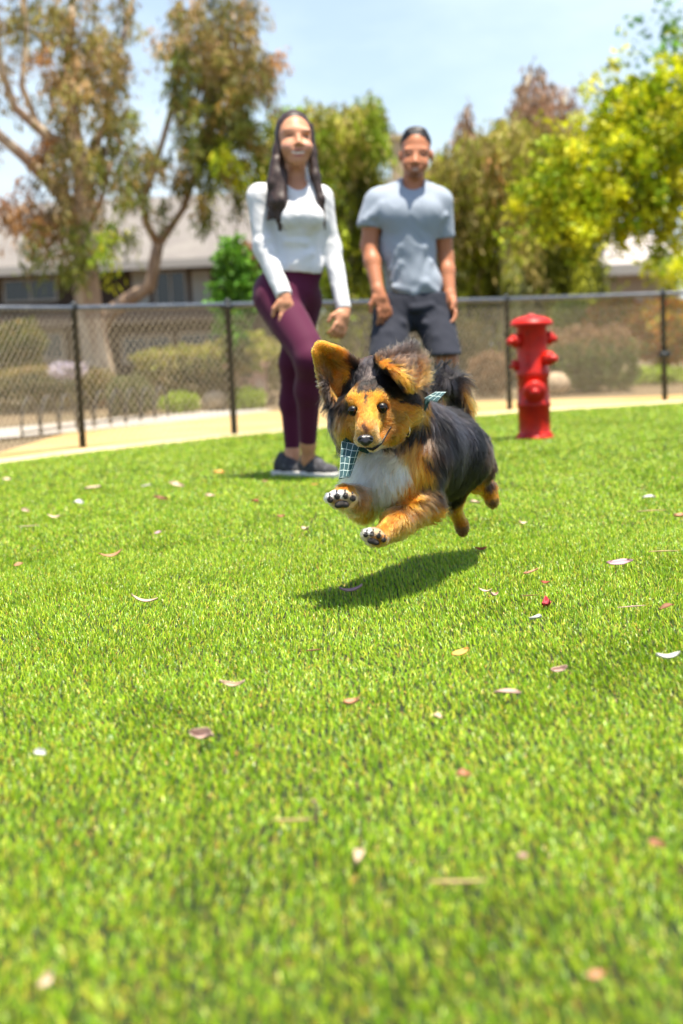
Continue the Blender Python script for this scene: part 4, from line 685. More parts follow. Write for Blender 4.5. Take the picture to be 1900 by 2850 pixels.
FUR = dict(EG=(.050, .034, .027), EL=(.10, .052, .028), ET=(.24, .10, .028), K=(.005, .0045, .0048), KG=(.022, .019, .021), KB=(.032, .018, .012), G=(.10, .08, .075), GB=(.14, .09, .06), BR=(.20, .09, .028),
           DB=(.09, .035, .02), O=(.60, .19, .016), OB=(.84, .32, .024), OD=(.50, .17, .02), OL=(.32, .14, .014), T=(.56, .21, .030), TL=(.70, .35, .10),
           C=(.82, .60, .36), W=(.97, .95, .91), LB=(.24, .125, .05))
# painted in the pixels of a close-up of the dog: x, y, colour, hair length (mm), flow (x, y on the photo), lift
ANCH = """
425 762 DB 3 0 -1 .15;430 690 O 4 0 -1 .15;385 740 T 4 -.4 -1 .15;395 790 TL 3 -.6 -.8 .15;480 740 T 4 .6 -.8 .15;500 790 TL 4 .8 -.6 .15;540 760 OB 6 1 -.5 .15
420 640 O 5 0 -1 .15;400 600 O 5 -.2 -1 .15;455 640 OB 5 .2 -1 .15;440 560 BR 5 0 -1 .15;438 520 BR 6 0 -1 .2;410 560 OB 6 -.1 -1 .2;470 560 OB 6 .1 -1 .2;412 520 O 7 -.1 -1 .2;466 520 O 7 .1 -1 .2;436 485 KB 8 0 -1 .2;438 545 KB 6 0 -1 .15;400 490 K 9 -.2 -1 .25;480 492 K 9 .2 -1 .25
375 530 OB 7 -.4 -1 .2;340 570 OB 6 -.5 -1 .2;320 560 O 7 -.6 -.9 .2;500 525 OB 8 .3 -1 .2;540 560 OB 7 .6 -.9 .2;590 560 O 8 1 -.4 .2;490 580 OB 6 .4 -1 .2
390 560 OB 6 -.1 -1 .2;640 580 O 9 1 -.2 .2;700 620 O 10 1 0 .2;650 680 OL 9 1 .05 .2;720 690 OL 12 1 .1 .2;780 640 O 14 1 .1 .25;860 610 O 18 1 .1 .3;800 700 T 20 1 .4 .3
860 690 T 24 1 .5 .35;600 700 O 8 1 -.1 .15;560 680 OL 7 1 -.1 .15;620 760 T 8 1 .1 .15;560 830 T 7 .9 .2 .15;590 850 O 7 .8 .5 .15;700 760 O 16 1 .3 .2;740 720 O 18 1 .4 .25
330 690 T 8 -.8 .4 .15;310 640 KB 6 -.8 .3 .15;345 760 TL 7 -.7 .5 .15;355 830 TL 5 -.8 .3 .15;370 690 O 5 -.6 .3 .15
385 880 C 3 -.4 .4 .15;420 915 C 4 -.1 .8 .15;480 932 C 5 .3 .9 .2;540 900 C 6 .8 .5 .2;600 890 KG 12 .6 .8 .3;640 850 OL 18 .3 1 .3;690 850 OL 22 .2 1 .3;640 905 G 18 .3 1 .3
250 700 LB 34 -.6 1 .35;230 780 TL 36 -.3 1 .35;290 830 T 34 .1 1 .3;215 640 KG 34 -.7 .8 .4;300 770 T 24 -.2 1 .3;260 650 LB 26 -.6 .9 .35;200 730 KG 38 -.7 .8 .4;205 820 KG 42 -.5 1 .35
190 560 K 34 -.7 .8 .4;250 560 K 26 -.6 .7 .35;290 600 KB 14 -.7 .6 .3;280 530 K 18 -.6 .4 .3;268 620 K 22 -.7 .6 .3;300 480 K 20 -.5 .2 .3
430 450 K 11 0 -1 .25;400 390 KG 15 -.1 -1 .3;470 380 G 16 .1 -1 .3;430 310 KG 16 0 -1 .3;350 440 K 14 -.4 -1 .25;380 330 K 17 -.2 -1 .35;520 440 K 14 .3 -1 .25;560 470 K 13 .6 -.7 .25
620 520 K 15 1 -.2 .25;700 540 K 20 1 0 .3;780 560 K 24 1 .1 .3;560 380 K 16 .3 -1 .3;850 540 K 32 1 .3 .35;890 480 K 34 .9 .3 .4;890 600 KG 34 .9 .5 .4;500 320 K 16 .1 -1 .3
110 200 OB 4 -.5 -.8 .15;160 190 OB 5 -.7 -.6 .2;200 230 O 6 -.7 -.7 .15;130 260 OL 6 -.3 -.9 .15;160 320 OL 8 -.5 -.8 .15;220 300 OL 10 -.7 -.7 .2;250 250 O 9 -.8 -.5 .25;290 280 OD 14 -.8 -.6 .3
320 330 OD 18 -.7 -.5 .3;340 290 KB 20 -.5 -.8 .4;355 350 K 18 -.5 -.5 .35;180 390 LB 14 -.4 -.8 .2;160 440 G 14 -.6 .2 .3;230 380 O 18 -.6 -.4 .25;250 430 T 22 -.6 .7 .3;200 480 O 26 -.5 1 .35;170 510 KB 28 -.6 .9 .35
270 400 OD 22 -.6 .3 .3;300 380 OB 18 -.6 .5 .3;145 350 LB 8 -.5 -.5 .2;290 450 K 16 -.6 .4 .3
540 260 KB 22 -.3 -1 .5;600 230 EG 26 -.1 -1 .6;680 230 EG 30 .1 -1 .6;760 210 EG 36 .15 -1 .6;800 190 KG 36 .2 -1 .6;560 290 O 12 .5 .6 .3;600 310 O 14 .5 .7 .25;640 340 OD 12 .5 .8 .2;680 380 OB 12 .5 .8 .2
715 420 OB 11 .4 .9 .2;745 460 OB 10 .2 1 .2;640 280 EG 24 .2 -.9 .5;700 300 EL 26 .4 -.8 .5;760 300 EG 32 .5 -.7 .5;840 290 EL 34 .6 -.6 .5;890 340 EL 34 .8 -.4 .5
760 380 BR 26 .6 -.5 .4;820 390 ET 30 1 -.3 .4;880 400 O 30 .9 -.4 .4;800 440 ET 26 .9 .1 .35;860 450 EG 30 .9 .2 .4;690 450 K 14 .5 .3 .25;640 420 K 14 .4 -.3 .25;590 350 K 14 .2 -.6 .25
930 500 KG 40 .4 .9 .4;940 600 KG 42 .3 1 .35;900 700 KG 42 .1 1 .35;960 700 K 42 .3 1 .35;830 740 KG 34 -.3 1 .3;780 800 K 34 -.4 .9 .3;700 890 K 26 -.2 1 .3;860 780 K 40 -.3 1 .3
820 860 T 44 -.7 .8 .35;760 930 T 44 -.8 .6 .35;890 850 GB 44 -.5 1 .35;680 980 C 42 -.9 .5 .35;620 1060 C 40 -.5 .8 .35;870 930 O 36 -.3 1 .3;800 1000 T 36 -.4 1 .3;700 900 LB 38 -.7 .6 .35
440 980 W 40 -.2 1 .5;410 1050 W 44 -.7 .7 .4;370 1080 W 44 -1 .4 .4;450 1130 W 46 -.2 1 .4;540 1180 W 50 .05 1 .4;600 1120 W 46 .2 1 .4;680 1080 W 44 0 1 .4;560 1290 W 50 .1 1 .35;480 1060 W 46 -.1 1 .4
500 940 W 36 -.4 1 .4;640 1200 C 44 .1 1 .3;700 1180 T 36 0 1 .3;620 960 C 40 -.7 .7 .4;540 1000 W 44 -.3 1 .4;500 1240 W 48 0 1 .4;580 1050 W 46 0 1 .4
840 1050 OB 32 .1 1 .3;870 1130 OB 30 .3 1 .3;790 1120 O 30 -.1 1 .3;800 1200 T 28 .3 .9 .3;740 1230 O 22 -.3 .9 .25;880 1210 BR 32 .6 .8 .35;900 1000 KB 34 .3 1 .3
690 1270 O 16 -.7 .7 .2;620 1350 OB 11 -.7 .7 .2;570 1420 OB 9 -.7 .7 .2;640 1420 OD 14 -.4 .8 .25;720 1350 BR 20 -.3 .8 .3;700 1440 T 20 -.2 .9 .3;540 1490 O 8 -.8 .5 .2;600 1520 T 14 -.3 .9 .25
780 1300 O 26 .2 .8 .3;780 1460 T 28 .5 .7 .35;850 1380 T 32 .8 .4 .4;820 1340 BR 30 .7 .3 .4;900 1310 LB 34 .9 .3 .4;930 1250 KB 36 .9 .4 .4;920 1400 O 32 .8 .4 .4;700 1540 TL 22 .2 1 .3;850 1490 T 26 .5 .8 .35
460 1515 W 9 -.9 .2 .6;520 1520 C 10 -.6 .3 .6;440 1560 C 9 -.8 .2 .6;500 1580 T 10 -.2 .8 .9;560 1570 T 8 -.4 .8 .25
290 1190 O 9 -.3 1 .2;330 1220 OB 9 -.2 1 .2;250 1200 O 8 -.4 1 .2;200 1240 W 9 -.7 .3 .6;260 1240 W 9 -.3 .4 .6;310 1260 C 9 0 .5 .6;260 1310 T 10 .1 .7 .9;355 1300 C 8 .3 .6 .3;190 1330 C 5 -.5 .4 .3
270 1370 C 12 .1 1 .3;340 1370 T 18 .2 1 .3;420 1380 O 24 .3 .9 .35;400 1280 BR 22 .2 .9 .3;470 1330 OD 24 .3 .9 .3;450 1250 OD 24 .2 1 .3
960 850 K 36 .2 1 .3;920 950 KB 36 .2 1 .3;1000 1000 K 30 .3 1 .3;980 1120 KG 32 .4 1 .3;1050 700 KG 34 .8 .6 .3;1100 620 K 34 .8 .6 .3;1150 750 KG 30 .7 .7 .3;1050 850 K 30 .5 .9 .3;1250 800 K 28 .6 .8 .3
1000 640 K 38 .7 .7 .35;1180 900 KG 16 .4 1 .25;1100 1000 K 20 .3 1 .25;1230 1000 K 18 .3 1 .25;1330 950 KB 26 .3 1 .3;1310 800 K 26 .5 .6 .3;1350 870 K 24 .4 .8 .3;1385 870 GB 26 .3 -.6 .5;1360 860 KB 22 .4 .4 .3;1330 830 K 22 .5 .6 .3;1340 900 K 24 .4 .8 .3;1395 890 GB 24 .3 .6 .4;1385 930 GB 24 .4 .6 .4
1150 1200 K 26 .2 1 .3;1050 1250 K 30 .2 1 .3;1100 1100 K 26 .3 1 .3;1300 1080 K 24 .2 1 .3;1370 1100 KB 24 .3 1 .3;1340 1180 KB 22 .2 1 .3;1000 1300 KB 34 .6 .9 .35;1080 1310 K 24 0 1 .3
1060 1290 K 18 .2 1 .25;1120 1240 K 18 .3 1 .25;1090 1200 K 20 .2 1 .3;1220 1200 O 16 .6 .9 .25;1270 1230 OB 16 .6 .9 .25;1320 1260 O 14 .3 1 .25;1370 1250 OB 10 .2 1 .2;1370 1300 BR 8 .2 1 .2;1340 1320 BR 8 .2 1 .2;1070 1360 O 14 .3 1 .25;1110 1400 OB 9 .3 1 .2;1140 1450 O 8 .3 1 .2;1140 1510 BR 7 .2 1 .2
1000 320 K 42 -.2 -1 .5;1060 310 KG 44 .2 -.8 .5;1110 360 K 44 .5 -.2 .5;1160 430 KB 44 .5 .5 .5;1180 500 T 42 .3 1 .4;1190 560 O 42 .2 1 .4;960 400 KG 42 -.7 .3 .5;960 480 K 40 -.4 .8 .4;1040 440 KG 42 .2 .6 .4;1080 520 K 40 .4 .8 .4
"""
def make_dog():
    root = empty('dog', P(1170, 1640, 3.35) * [1, 1, 0], 'small black and tan long haired dog with a white chest leaping over the turf', 'dog')
    p = P; S = Sdf(0.0032)
    # head
    S.ell(p(1064, 1092, 3.175), (.064, .070, .056), k=.03); S.ell(p(1020, 1112, 3.115), (.040, .036, .036), k=.03)
    S.ell(p(984, 1119, 3.098), .0175, k=.018); S.ell(p(1054, 1111, 3.092), .020, k=.018)
    S.cap(p(1030, 1160, 3.105), p(1021, 1214, 3.042), .031, .0215, k=.03); S.cap(p(1021, 1150, 3.085), p(1018, 1200, 3.026), .014, .0125, k=.02)
    S.ell(p(1038, 1225, 3.046), (.018, .020, .013), k=.012); S.ell(p(1001, 1225, 3.046), (.012, .018, .012), k=.012)
    S.cap(p(1086, 1196, 3.12), p(1036, 1244, 3.052), .024, .0115, k=.010); S.ell(p(1078, 1172, 3.125), (.036, .034, .036), k=.035); S.ell(p(988, 1175, 3.13), (.022, .03, .03), k=.03)
    S.ell(p(1113, 1138, 3.165), (.045, .050, .043), k=.03); S.ell(p(968, 1160, 3.155), (.032, .040, .045), k=.03); S.ell(p(1070, 1165, 3.12), (.034, .03, .034), k=.03)
    S.cap(p(985, 1150, 3.20), p(985, 1215, 3.19), .045, .035, k=.03)
    S.ell(p(1045, 1052, 3.20), (.056, .060, .046), k=.03); S.ell(p(1000, 1070, 3.20), (.035, .04, .035), k=.03)
    # neck, chest, trunk
    S.cap(p(1095, 1130, 3.24), p(1125, 1230, 3.31), .070, .085, k=.04); S.cap(p(1055, 1190, 3.24), p(1085, 1290, 3.25), .060, .072, k=.04)
    S.ell(p(1065, 1310, 3.23), (.072, .06, .07), k=.04); S.ell(p(1058, 1325, 3.195), (.052, .05, .052), k=.04); S.cap(p(1070, 1300, 3.26), p(1072, 1385, 3.26), .065, .042, k=.03)
    S.cap(p(1165, 1240, 3.36), p(1232, 1260, 3.52), .096, .089, k=.05); S.cap(p(1232, 1260, 3.52), p(1288, 1262, 3.68), .089, .068, k=.05)
    S.cap(p(1160, 1290, 3.34), p(1225, 1330, 3.48), .085, .055, k=.04)
    # front leg reaching toward the camera (dog's left) and the other, curled up
    S.cap(p(1021, 1124, 3.088), p(1019, 1190, 3.036), .018, .014, k=.025)
    S.chain([p(1178, 1270, 3.27), p(1180, 1395, 3.26), p(1100, 1455, 3.13), p(1062, 1490, 3.08)], [.054, .036, .0245, .020], k=.025)
    S.chain([p(1020, 1300, 3.22), p(1010, 1400, 3.22), p(975, 1385, 3.12), p(958, 1376, 3.08)], [.046, .032, .023, .022], k=.025)
    def paw(c, right, upv, r):
        c = np.asarray(c); S.ell(c, (r * 1.05, r * .9, r * .8), R=np.stack([right, np.cross(upv, right), upv], 1), k=.012)
        out = []
        for i, (u, v) in enumerate(((-.85, .12), (-.32, .42), (.32, .42), (.85, .12))):
            q = c + right * u * r + upv * v * r * .7 - fw * r * .55; S.ell(q, (r * .36, r * .5, r * .36), R=np.stack([right, fw, upv], 1), k=.004); out.append(q)
        return out
    c1 = p(950, 1388, 3.055); R1 = math.cos(.06) * rt + math.sin(.06) * up; U1 = np.cross(R1, fw)
    toes1 = paw(c1, R1, U1, .0285)
    c2 = p(1042, 1494, 3.055); R2 = math.cos(-.28) * rt + math.sin(-.28) * up; U2 = np.cross(R2, fw)
    toes2 = paw(c2, R2, U2, .0235)
    # hind legs
    S.chain([p(1290, 1258, 3.64), p(1296, 1282, 3.565), p(1256, 1370, 3.58), p(1258, 1402, 3.61), p(1281, 1455, 3.66)], [.062, .052, .031, .019, .0155], k=.025)
    S.ell(p(1286, 1467, 3.665), (.018, .018, .025), k=.01)
    S.chain([p(1308, 1264, 3.74), p(1330, 1300, 3.76), p(1318, 1338, 3.78), p(1358, 1360, 3.82), p(1366, 1385, 3.82)], [.052, .038, .024, .018, .017], k=.025)
    S.ell(p(1370, 1393, 3.82), (.017, .018, .022), k=.01)
    # tail
    S.chain([p(1282, 1185, 3.72), p(1278, 1125, 3.72), p(1266, 1078, 3.70), p(1242, 1056, 3.68), p(1218, 1062, 3.66), p(1206, 1085, 3.64)], [.026, .024, .022, .020, .018, .014], k=.012)
    # ears: thin curved sheets of small spheres
    def sheet(rows, nu, nv, r, k=.009):
        rows = [np.array([p(*q) for q in row]) for row in rows]; out = []
        def spl(pts, t):
            m = len(pts) - 1; x = t * m; i = min(int(x), m - 1); f = x - i
            a, b, c, d = pts[max(i - 1, 0)], pts[i], pts[i + 1], pts[min(i + 2, m)]
            return .5 * (2 * b + (c - a) * f + (2 * a - 5 * b + 4 * c - d) * f * f + (3 * b - a - 3 * c + d) * f ** 3)
        for j in range(nv):
            v = j / (nv - 1); row = [spl(np.array([spl(rr, u) for rr in rows]), v) for u in np.linspace(0, 1, nu)]
            for i in range(nu): S.ell(row[i], r, k=k)
    sheet([[(990, 1014, 3.16), (970, 1060, 3.19), (948, 1110, 3.17), (930, 1130, 3.15)],
           [(964, 990, 3.15), (942, 1025, 3.19), (918, 1070, 3.175), (908, 1085, 3.15)],
           [(940, 973, 3.145), (918, 1000, 3.175), (900, 1030, 3.165), (892, 1040, 3.15)],
           [(908, 962, 3.145), (896, 974, 3.155), (888, 992, 3.155), (884, 1000, 3.148)],
           [(893, 960, 3.145), (886, 966, 3.148), (882, 976, 3.148), (881, 982, 3.146)]], 18, 22, .0044, .008)
    sheet([[(1050, 1050, 3.13), (1100, 1062, 3.15), (1145, 1078, 3.18), (1170, 1090, 3.21)],
           [(1050, 1020, 3.135), (1100, 1018, 3.15), (1148, 1028, 3.18), (1173, 1052, 3.20)],
           [(1056, 1003, 3.13), (1105, 992, 3.14), (1148, 988, 3.16), (1168, 1022, 3.18)]], 12, 7, .006)
    sheet([[(1056, 1003, 3.13), (1102, 993, 3.14), (1148, 988, 3.16), (1168, 1022, 3.18)],
           [(1058, 1012, 3.105), (1104, 1008, 3.105), (1144, 1010, 3.12), (1164, 1038, 3.15)],
           [(1082, 1038, 3.09), (1110, 1032, 3.085), (1141, 1040, 3.10), (1156, 1056, 3.13)],
           [(1112, 1062, 3.085), (1125, 1058, 3.08), (1138, 1062, 3.085), (1150, 1068, 3.11)],
           [(1128, 1074, 3.085), (1131, 1075, 3.083), (1135, 1076, 3.085), (1138, 1078, 3.09)]], 11, 11, .0048)
    # carved: mouth, eye sockets, seam of the chin
    mouth = [(1018, 1246, 3.005), (1036, 1250, 3.012), (1060, 1234, 3.04), (1076, 1208, 3.07), (1088, 1188, 3.095)]
    EYES = ((982, 1143, .0108, 3.0725), (1063, 1135, .0115, 3.0710))
    for (ex, ey, r, yy) in EYES: S.ell(p(ex, ey, yy + .004), (r * 1.12, r * 1.3, r * .74), R=np.stack([rt + up * (.10 if ex < 1000 else -.08), fw, up], 1), k=.006, op='-')
    V, Q = S.mesh(); V = smooth_mesh(V, Q, 2, .4); N = vnormals(V, Q)
    bvh = BVHTree.FromPolygons([tuple(v) for v in V], [tuple(q) for q in Q.tolist()])
    # anchors
    A = []
    for ln in ANCH.strip().split('\n'):
        for it in ln.split(';'):
            x, y, c, L, dx, dy, li = it.split(); x, y, L, dx, dy, li = map(float, (x, y, L, dx, dy, li))
            h, n = ray_hit(bvh, 850 + .3827 * x, 900 + .3827 * y); f = rt * dx - up * dy; f /= np.linalg.norm(f)
            A.append((h, FUR[c], L / 1000, f, li))
    # the far side, painted in metres round the trunk
    for (px, py, Y, c, L, f, li) in ((1150, 1250, 3.5, 'K', .034, (0, .8, -.5), .3), (1250, 1260, 3.7, 'K', .03, (0, .8, -.5), .3), (1000, 1250, 3.35, 'KB', .035, (-.3, .6, -.7), .3), (1180, 1180, 3.5, 'K', .034, (0, 1, -.2), .3),
                                     (960, 1150, 3.3, 'K', .034, (-.3, .8, -.4), .35), (1060, 1080, 3.3, 'K', .03, (0, 1, -.3), .35), (1240, 1400, 3.7, 'K', .02, (0, .4, -1), .3), (900, 1020, 3.19, 'K', .01, (-.3, .5, .7), .3), (955, 1050, 3.22, 'K', .02, (-.2, .6, .4), .3)):
        A.append((P(px, py, Y), FUR[c], L, np.array(f, float), li))
    AP = np.array([a[0] for a in A]); AC = np.array([a[1] for a in A]); AL = np.array([a[2] for a in A]); AF = np.array([a[3] for a in A]); AI = np.array([a[4] for a in A])
    ANm = np.array([bvh.find_nearest(Vector(a))[1] for a in AP])
    def paint(pt, nr, jit=.0035):
        out = []
        q = pt + np.stack([vnoise(pt, s, 55) for s in (1, 2, 3)], 1) * jit
        C = np.zeros((len(pt), 3)); L = np.zeros(len(pt)); F = np.zeros((len(pt), 3)); I = np.zeros(len(pt))
        for s in range(0, len(pt), 20000):
            e = s + 20000
            pen = (1 - nr[s:e] @ ANm.T) * .022                      # anchors on the other side of a sheet count as farther away
            d2 = ((q[s:e, None] - AP[None]) ** 2).sum(2) + pen ** 2
            w = 1 / (d2 + 1e-6) ** 3.2; w /= w.sum(1, keepdims=True); C[s:e] = w @ AC
            d2 = ((pt[s:e, None] - AP[None]) ** 2).sum(2) + pen ** 2
            w = 1 / (d2 + 4e-5) ** 2; w /= w.sum(1, keepdims=True); L[s:e] = w @ AL; F[s:e] = w @ AF; I[s:e] = w @ AI
        return C, L, F, I
    eyes = []
    for (ex, ey, r, yy) in EYES:
        eyes.append((p(ex, ey, yy + .006), r))
    nosec = p(1017, 1225, 2.995)
    C0, L0, F0, I0 = paint(V, N, .003)
    vc = C0 * .7
    mo2 = []
    for i in range(len(mouth) - 1):
        for f in (0, .25, .5, .75): mo2.append(lerp(mouth[i][:2], mouth[i + 1][:2], f))
    mo2.append(mouth[-1][:2]); mpts = np.array([ray_hit(bvh, *m)[0] for m in mo2])
    body = mesh_obj('body', V, Q, mat('dog_skin', rough=.8, attr=True), root, colors=vc)
    # ---- fur roots
    T = V[Q]; a1 = np.linalg.norm(np.cross(T[:, 1] - T[:, 0], T[:, 2] - T[:, 0]), axis=1) / 2; a2 = np.linalg.norm(np.cross(T[:, 2] - T[:, 0], T[:, 3] - T[:, 0]), axis=1) / 2
    area = a1 + a2; fc = T.mean(1); NF = FURN
    dens = area * np.where(fc[:, 1] < 3.17, 1.5, .85)
    qi = rng.choice(len(Q), NF, p=dens / dens.sum()); u, v = rng.random(NF)[:, None], rng.random(NF)[:, None]
    t = T[qi]; pt = (t[:, 0] * (1 - u) + t[:, 1] * u) * (1 - v) + (t[:, 3] * (1 - u) + t[:, 2] * u) * v
    nn = N[Q[qi]]; nr = (nn[:, 0] * (1 - u) + nn[:, 1] * u) * (1 - v) + (nn[:, 3] * (1 - u) + nn[:, 2] * u) * v; nr /= np.linalg.norm(nr, axis=1)[:, None]
    C, L, F, I = paint(pt, nr, .0045)
    keep = np.ones(NF, bool)
    for (e, r) in eyes:
        dv = pt - e; d = np.sqrt((dv @ rt) ** 2 + (dv @ fw) ** 2 * .8 + (dv @ up) ** 2 * 1.9); keep &= d > r * 1.06; L *= np.clip((d - r) / .02, .3, 1)
        k = np.clip(1 - (d - r * 1.2) / .0045, 0, 1)[:, None]; C = C * (1 - k) + np.array([.02, .012, .01]) * k
    dn = np.linalg.norm((pt - nosec) / np.array([.021, .02, .015]), axis=1); keep &= dn > 1.0; L *= np.clip((dn - .8) / 1.5, .25, 1)
    for i in range(len(mpts) - 1):
        a, b = mpts[i], mpts[i + 1]; ab = b - a; h = np.clip(((pt - a) @ ab) / (ab @ ab), 0, 1); d = np.linalg.norm(pt - a - h[:, None] * ab, axis=1); keep &= d > .0026 * (1 - .04 * i); L *= np.clip(d / .006, .6, 1)
    for (c, r) in ((c1, .0285), (c2, .0235)):                        # the soles are bare
        d = pt - c; keep &= ~((np.linalg.norm(d, axis=1) < r * 1.6) & (nr @ (-fw) > .5) & (d @ up < r * .30) & (rng.random(NF) < .8))
    pt, nr, C, L, F, I = pt[keep], nr[keep], C[keep], L[keep], F[keep], I[keep]; NF = len(pt)
    # clumps
    nc = NF // 15; ci = rng.choice(NF, nc, replace=False); kd = KDTree(nc)
    for i, q in enumerate(ci): kd.insert(pt[q], i)
    kd.balance(); cl = np.fromiter((kd.find(q)[1] for q in pt), np.int64, NF)
    cl2 = ci[cl]
    cj = rng.normal(size=(nc, 3)); cL = rng.uniform(.72, 1.18, nc); ccol = rng.uniform(.78, 1.22, nc); cw = rng.uniform(0, 6.28, nc)
    def paths(root_, n_, F_, L_, I_, jit, lm, ph):
        f = F_ - n_ * (F_ * n_).sum(1)[:, None]; fl = np.linalg.norm(f, axis=1)[:, None]; f = f / np.maximum(fl, 1e-6)
        f = f + jit * .20; f = f - n_ * (f * n_).sum(1)[:, None]; f /= np.linalg.norm(f, axis=1)[:, None] + 1e-6
        LL = (np.maximum(L_, .0055) * lm)[:, None]; lift = I_[:, None] * 1.15; K = 7; out = np.zeros((len(root_), K, 3)); side = np.cross(n_, f)
        cur = root_ - n_ * .0002; lift = np.maximum(lift, .30); out[:, 0] = cur
        for j in range(1, K):
            s = j / (K - 1); li = lift * (1.25 - .9 * s)
            wave = side * np.sin(s * 3.0 + ph[:, None]) * .16 * np.clip(LL / .03, 0, 1)
            d = f * np.cos(li) + n_ * np.sin(li) + wave - np.array([0, 0, 1.0]) * .18 * s * np.clip(LL / .03, 0, 1)
            d /= np.linalg.norm(d, axis=1)[:, None]; cur = cur + d * LL / (K - 1); out[:, j] = cur
        return out
    own = paths(pt, nr, F, L, I, cj[cl] * .8 + rng.normal(size=(NF, 3)) * .8, cL[cl] * rng.uniform(.7, 1.1, NF), cw[cl])
    cen = paths(pt[ci], nr[ci], F[ci], L[ci], I[ci], cj, cL, cw)[cl]
    s = np.linspace(0, 1, 7)[None, :, None]; off = (pt - pt[cl2])[:, None, :]
    tgt = cen + off * (1 - .88 * s)
    amt = (np.clip(L / .02, .15, 1) * .72)[:, None, None] * np.clip(s * 1.6, 0, 1)
    X = own * (1 - amt) + tgt * amt
    fl = rng.random(NF) < .09; fx = own[fl]; g_ = np.where(L[fl] > .022, 1.35, 1.0)[:, None, None]; X[fl] = fx[:, :1] + (fx - fx[:, :1]) * g_
    hc = bpy.data.hair_curves.new('fur'); hc.add_curves([7] * NF)
    hc.attributes['position'].data.foreach_set('vector', X.reshape(-1).astype(np.float32))
    rad = (np.where(L < .012, .00022, .00020)[:, None] * np.array([1, 1, .95, .85, .7, .5, .2])[None]).ravel().astype(np.float32)
    ra = hc.attributes.get('radius') or hc.attributes.new('radius', 'FLOAT', 'POINT'); ra.data.foreach_set('value', rad)
    cc = np.clip(C * (ccol[cl] * rng.uniform(.75, 1.25, NF))[:, None], .004, .95); c4 = np.ones((NF, 4), np.float32); c4[:, :3] = cc
    ca = hc.attributes.new('Col', 'FLOAT_COLOR', 'CURVE'); ca.data.foreach_set('color', c4.ravel())
    hm = bpy.data.materials.new('dog_fur'); hm.use_nodes = True; t_ = hm.node_tree; t_.nodes.clear()
    o_ = t_.nodes.new('ShaderNodeOutputMaterial'); hb = t_.nodes.new('ShaderNodeBsdfHairPrincipled'); at = t_.nodes.new('ShaderNodeAttribute'); at.attribute_name = 'Col'
    hb.parametrization = 'COLOR'; hb.inputs['Roughness'].default_value = .28; hb.inputs['IOR'].default_value = 1.38; hb.inputs['Radial Roughness'].default_value = .4; hb.inputs['Coat'].default_value = 0.0
    t_.links.new(at.outputs['Color'], hb.inputs['Color']); t_.links.new(hb.outputs[0], o_.inputs[0]); hc.materials.append(hm)
    fo = bpy.data.objects.new('fur', hc); col.objects.link(fo); fo.parent = body
    # ---- eyes
    look = (nosec - (eyes[0][0] + eyes[1][0]) / 2); look = -fw * .93 - up * .30 - rt * .12; look /= np.linalg.norm(look)
    em = mat('dog_eye', rough=.05, attr=True, spec=.45)
    rm = mat('dark_skin', (.012, .010, .011), rough=.35, bump=(400, .3, .001))
    for (e, r) in eyes:
        B = frame(look, rt); V1 = []; n1, n2 = 24, 18
        for i in range(n2 + 1):
            a = math.pi * i / n2
            for j in range(n1):
                b = 2 * math.pi * j / n1; V1.append(e + B @ np.array([math.sin(a) * math.cos(b), math.sin(a) * math.sin(b), math.cos(a)]) * r)
        F1 = [[i * n1 + j, i * n1 + (j + 1) % n1, (i + 1) * n1 + (j + 1) % n1, (i + 1) * n1 + j] for i in range(n2) for j in range(n1)]
        V1 = np.array(V1); ca_ = ((V1 - e) / r) @ look
        cc_ = np.where(ca_[:, None] > .86, [.003, .003, .003], np.where(ca_[:, None] > .60, [.13, .048, .013], [.010, .007, .006]))
        mesh_obj('eye', V1, F1, em, root, colors=cc_)
        # almond rim
        Bl = frame(-fw * .97 - up * .16 - rt * .06, rt + up * (-.10 if e[0] > .08 else .14)); V2 = []; nb, nr_ = 32, 5; R_ = r * 1.07
        for k in range(nr_):
            t = k / (nr_ - 1)
            for j in range(nb):
                b = 2 * math.pi * j / nb; sb, cb = math.sin(b), math.cos(b)
                xi, yi = .92 * r * cb, r * (.52 if sb > 0 else .46) * sb * (1 - .18 * cb * cb) - .04 * r; xo, yo = R_ * .985 * cb, R_ * .985 * sb
                x_, y_ = xi + (xo - xi) * t, yi + (yo - yi) * t; V2.append(e + Bl @ np.array([x_, y_, math.sqrt(max(R_ * R_ - x_ * x_ - y_ * y_, 0))]) * (1.0 + .03 * (1 - abs(2 * t - .6))))
            if k == 0:
                for j in range(nb):
                    q = V2[j]; V2[j] = q
        F2 = [[k * nb + j, k * nb + (j + 1) % nb, (k + 1) * nb + (j + 1) % nb, (k + 1) * nb + j] for k in range(nr_ - 1) for j in range(nb)]
        mesh_obj('eyelid', V2, F2, rm, root)
    # ---- nose
    nS = Sdf(.0011); B = frame(-fw * .9 + up * .42 - rt * .05, rt)
    nS.ell(nosec + B @ np.array([0, .001, .002]), (.0165, .011, .010), R=B, k=.004); nS.ell(nosec + B @ np.array([-.008, -.001, .004]), .0078, k=.005); nS.ell(nosec + B @ np.array([.008, -.001, .004]), .0078, k=.005)
    nS.ell(nosec + B @ np.array([0, -.008, .002]), (.008, .007, .008), R=B, k=.005)
    nS.cap(nosec + B @ np.array([-.0085, -.003, .014]), nosec + B @ np.array([-.013, -.0035, .008]), .0024, .002, k=.002, op='-'); nS.cap(nosec + B @ np.array([.0085, -.003, .014]), nosec + B @ np.array([.013, -.0035, .008]), .0024, .002, k=.002, op='-')
    nS.cap(nosec + B @ np.array([0, -.016, .012]), nosec + B @ np.array([0, -.002, .0145]), .0009, .0007, k=.002, op='-')
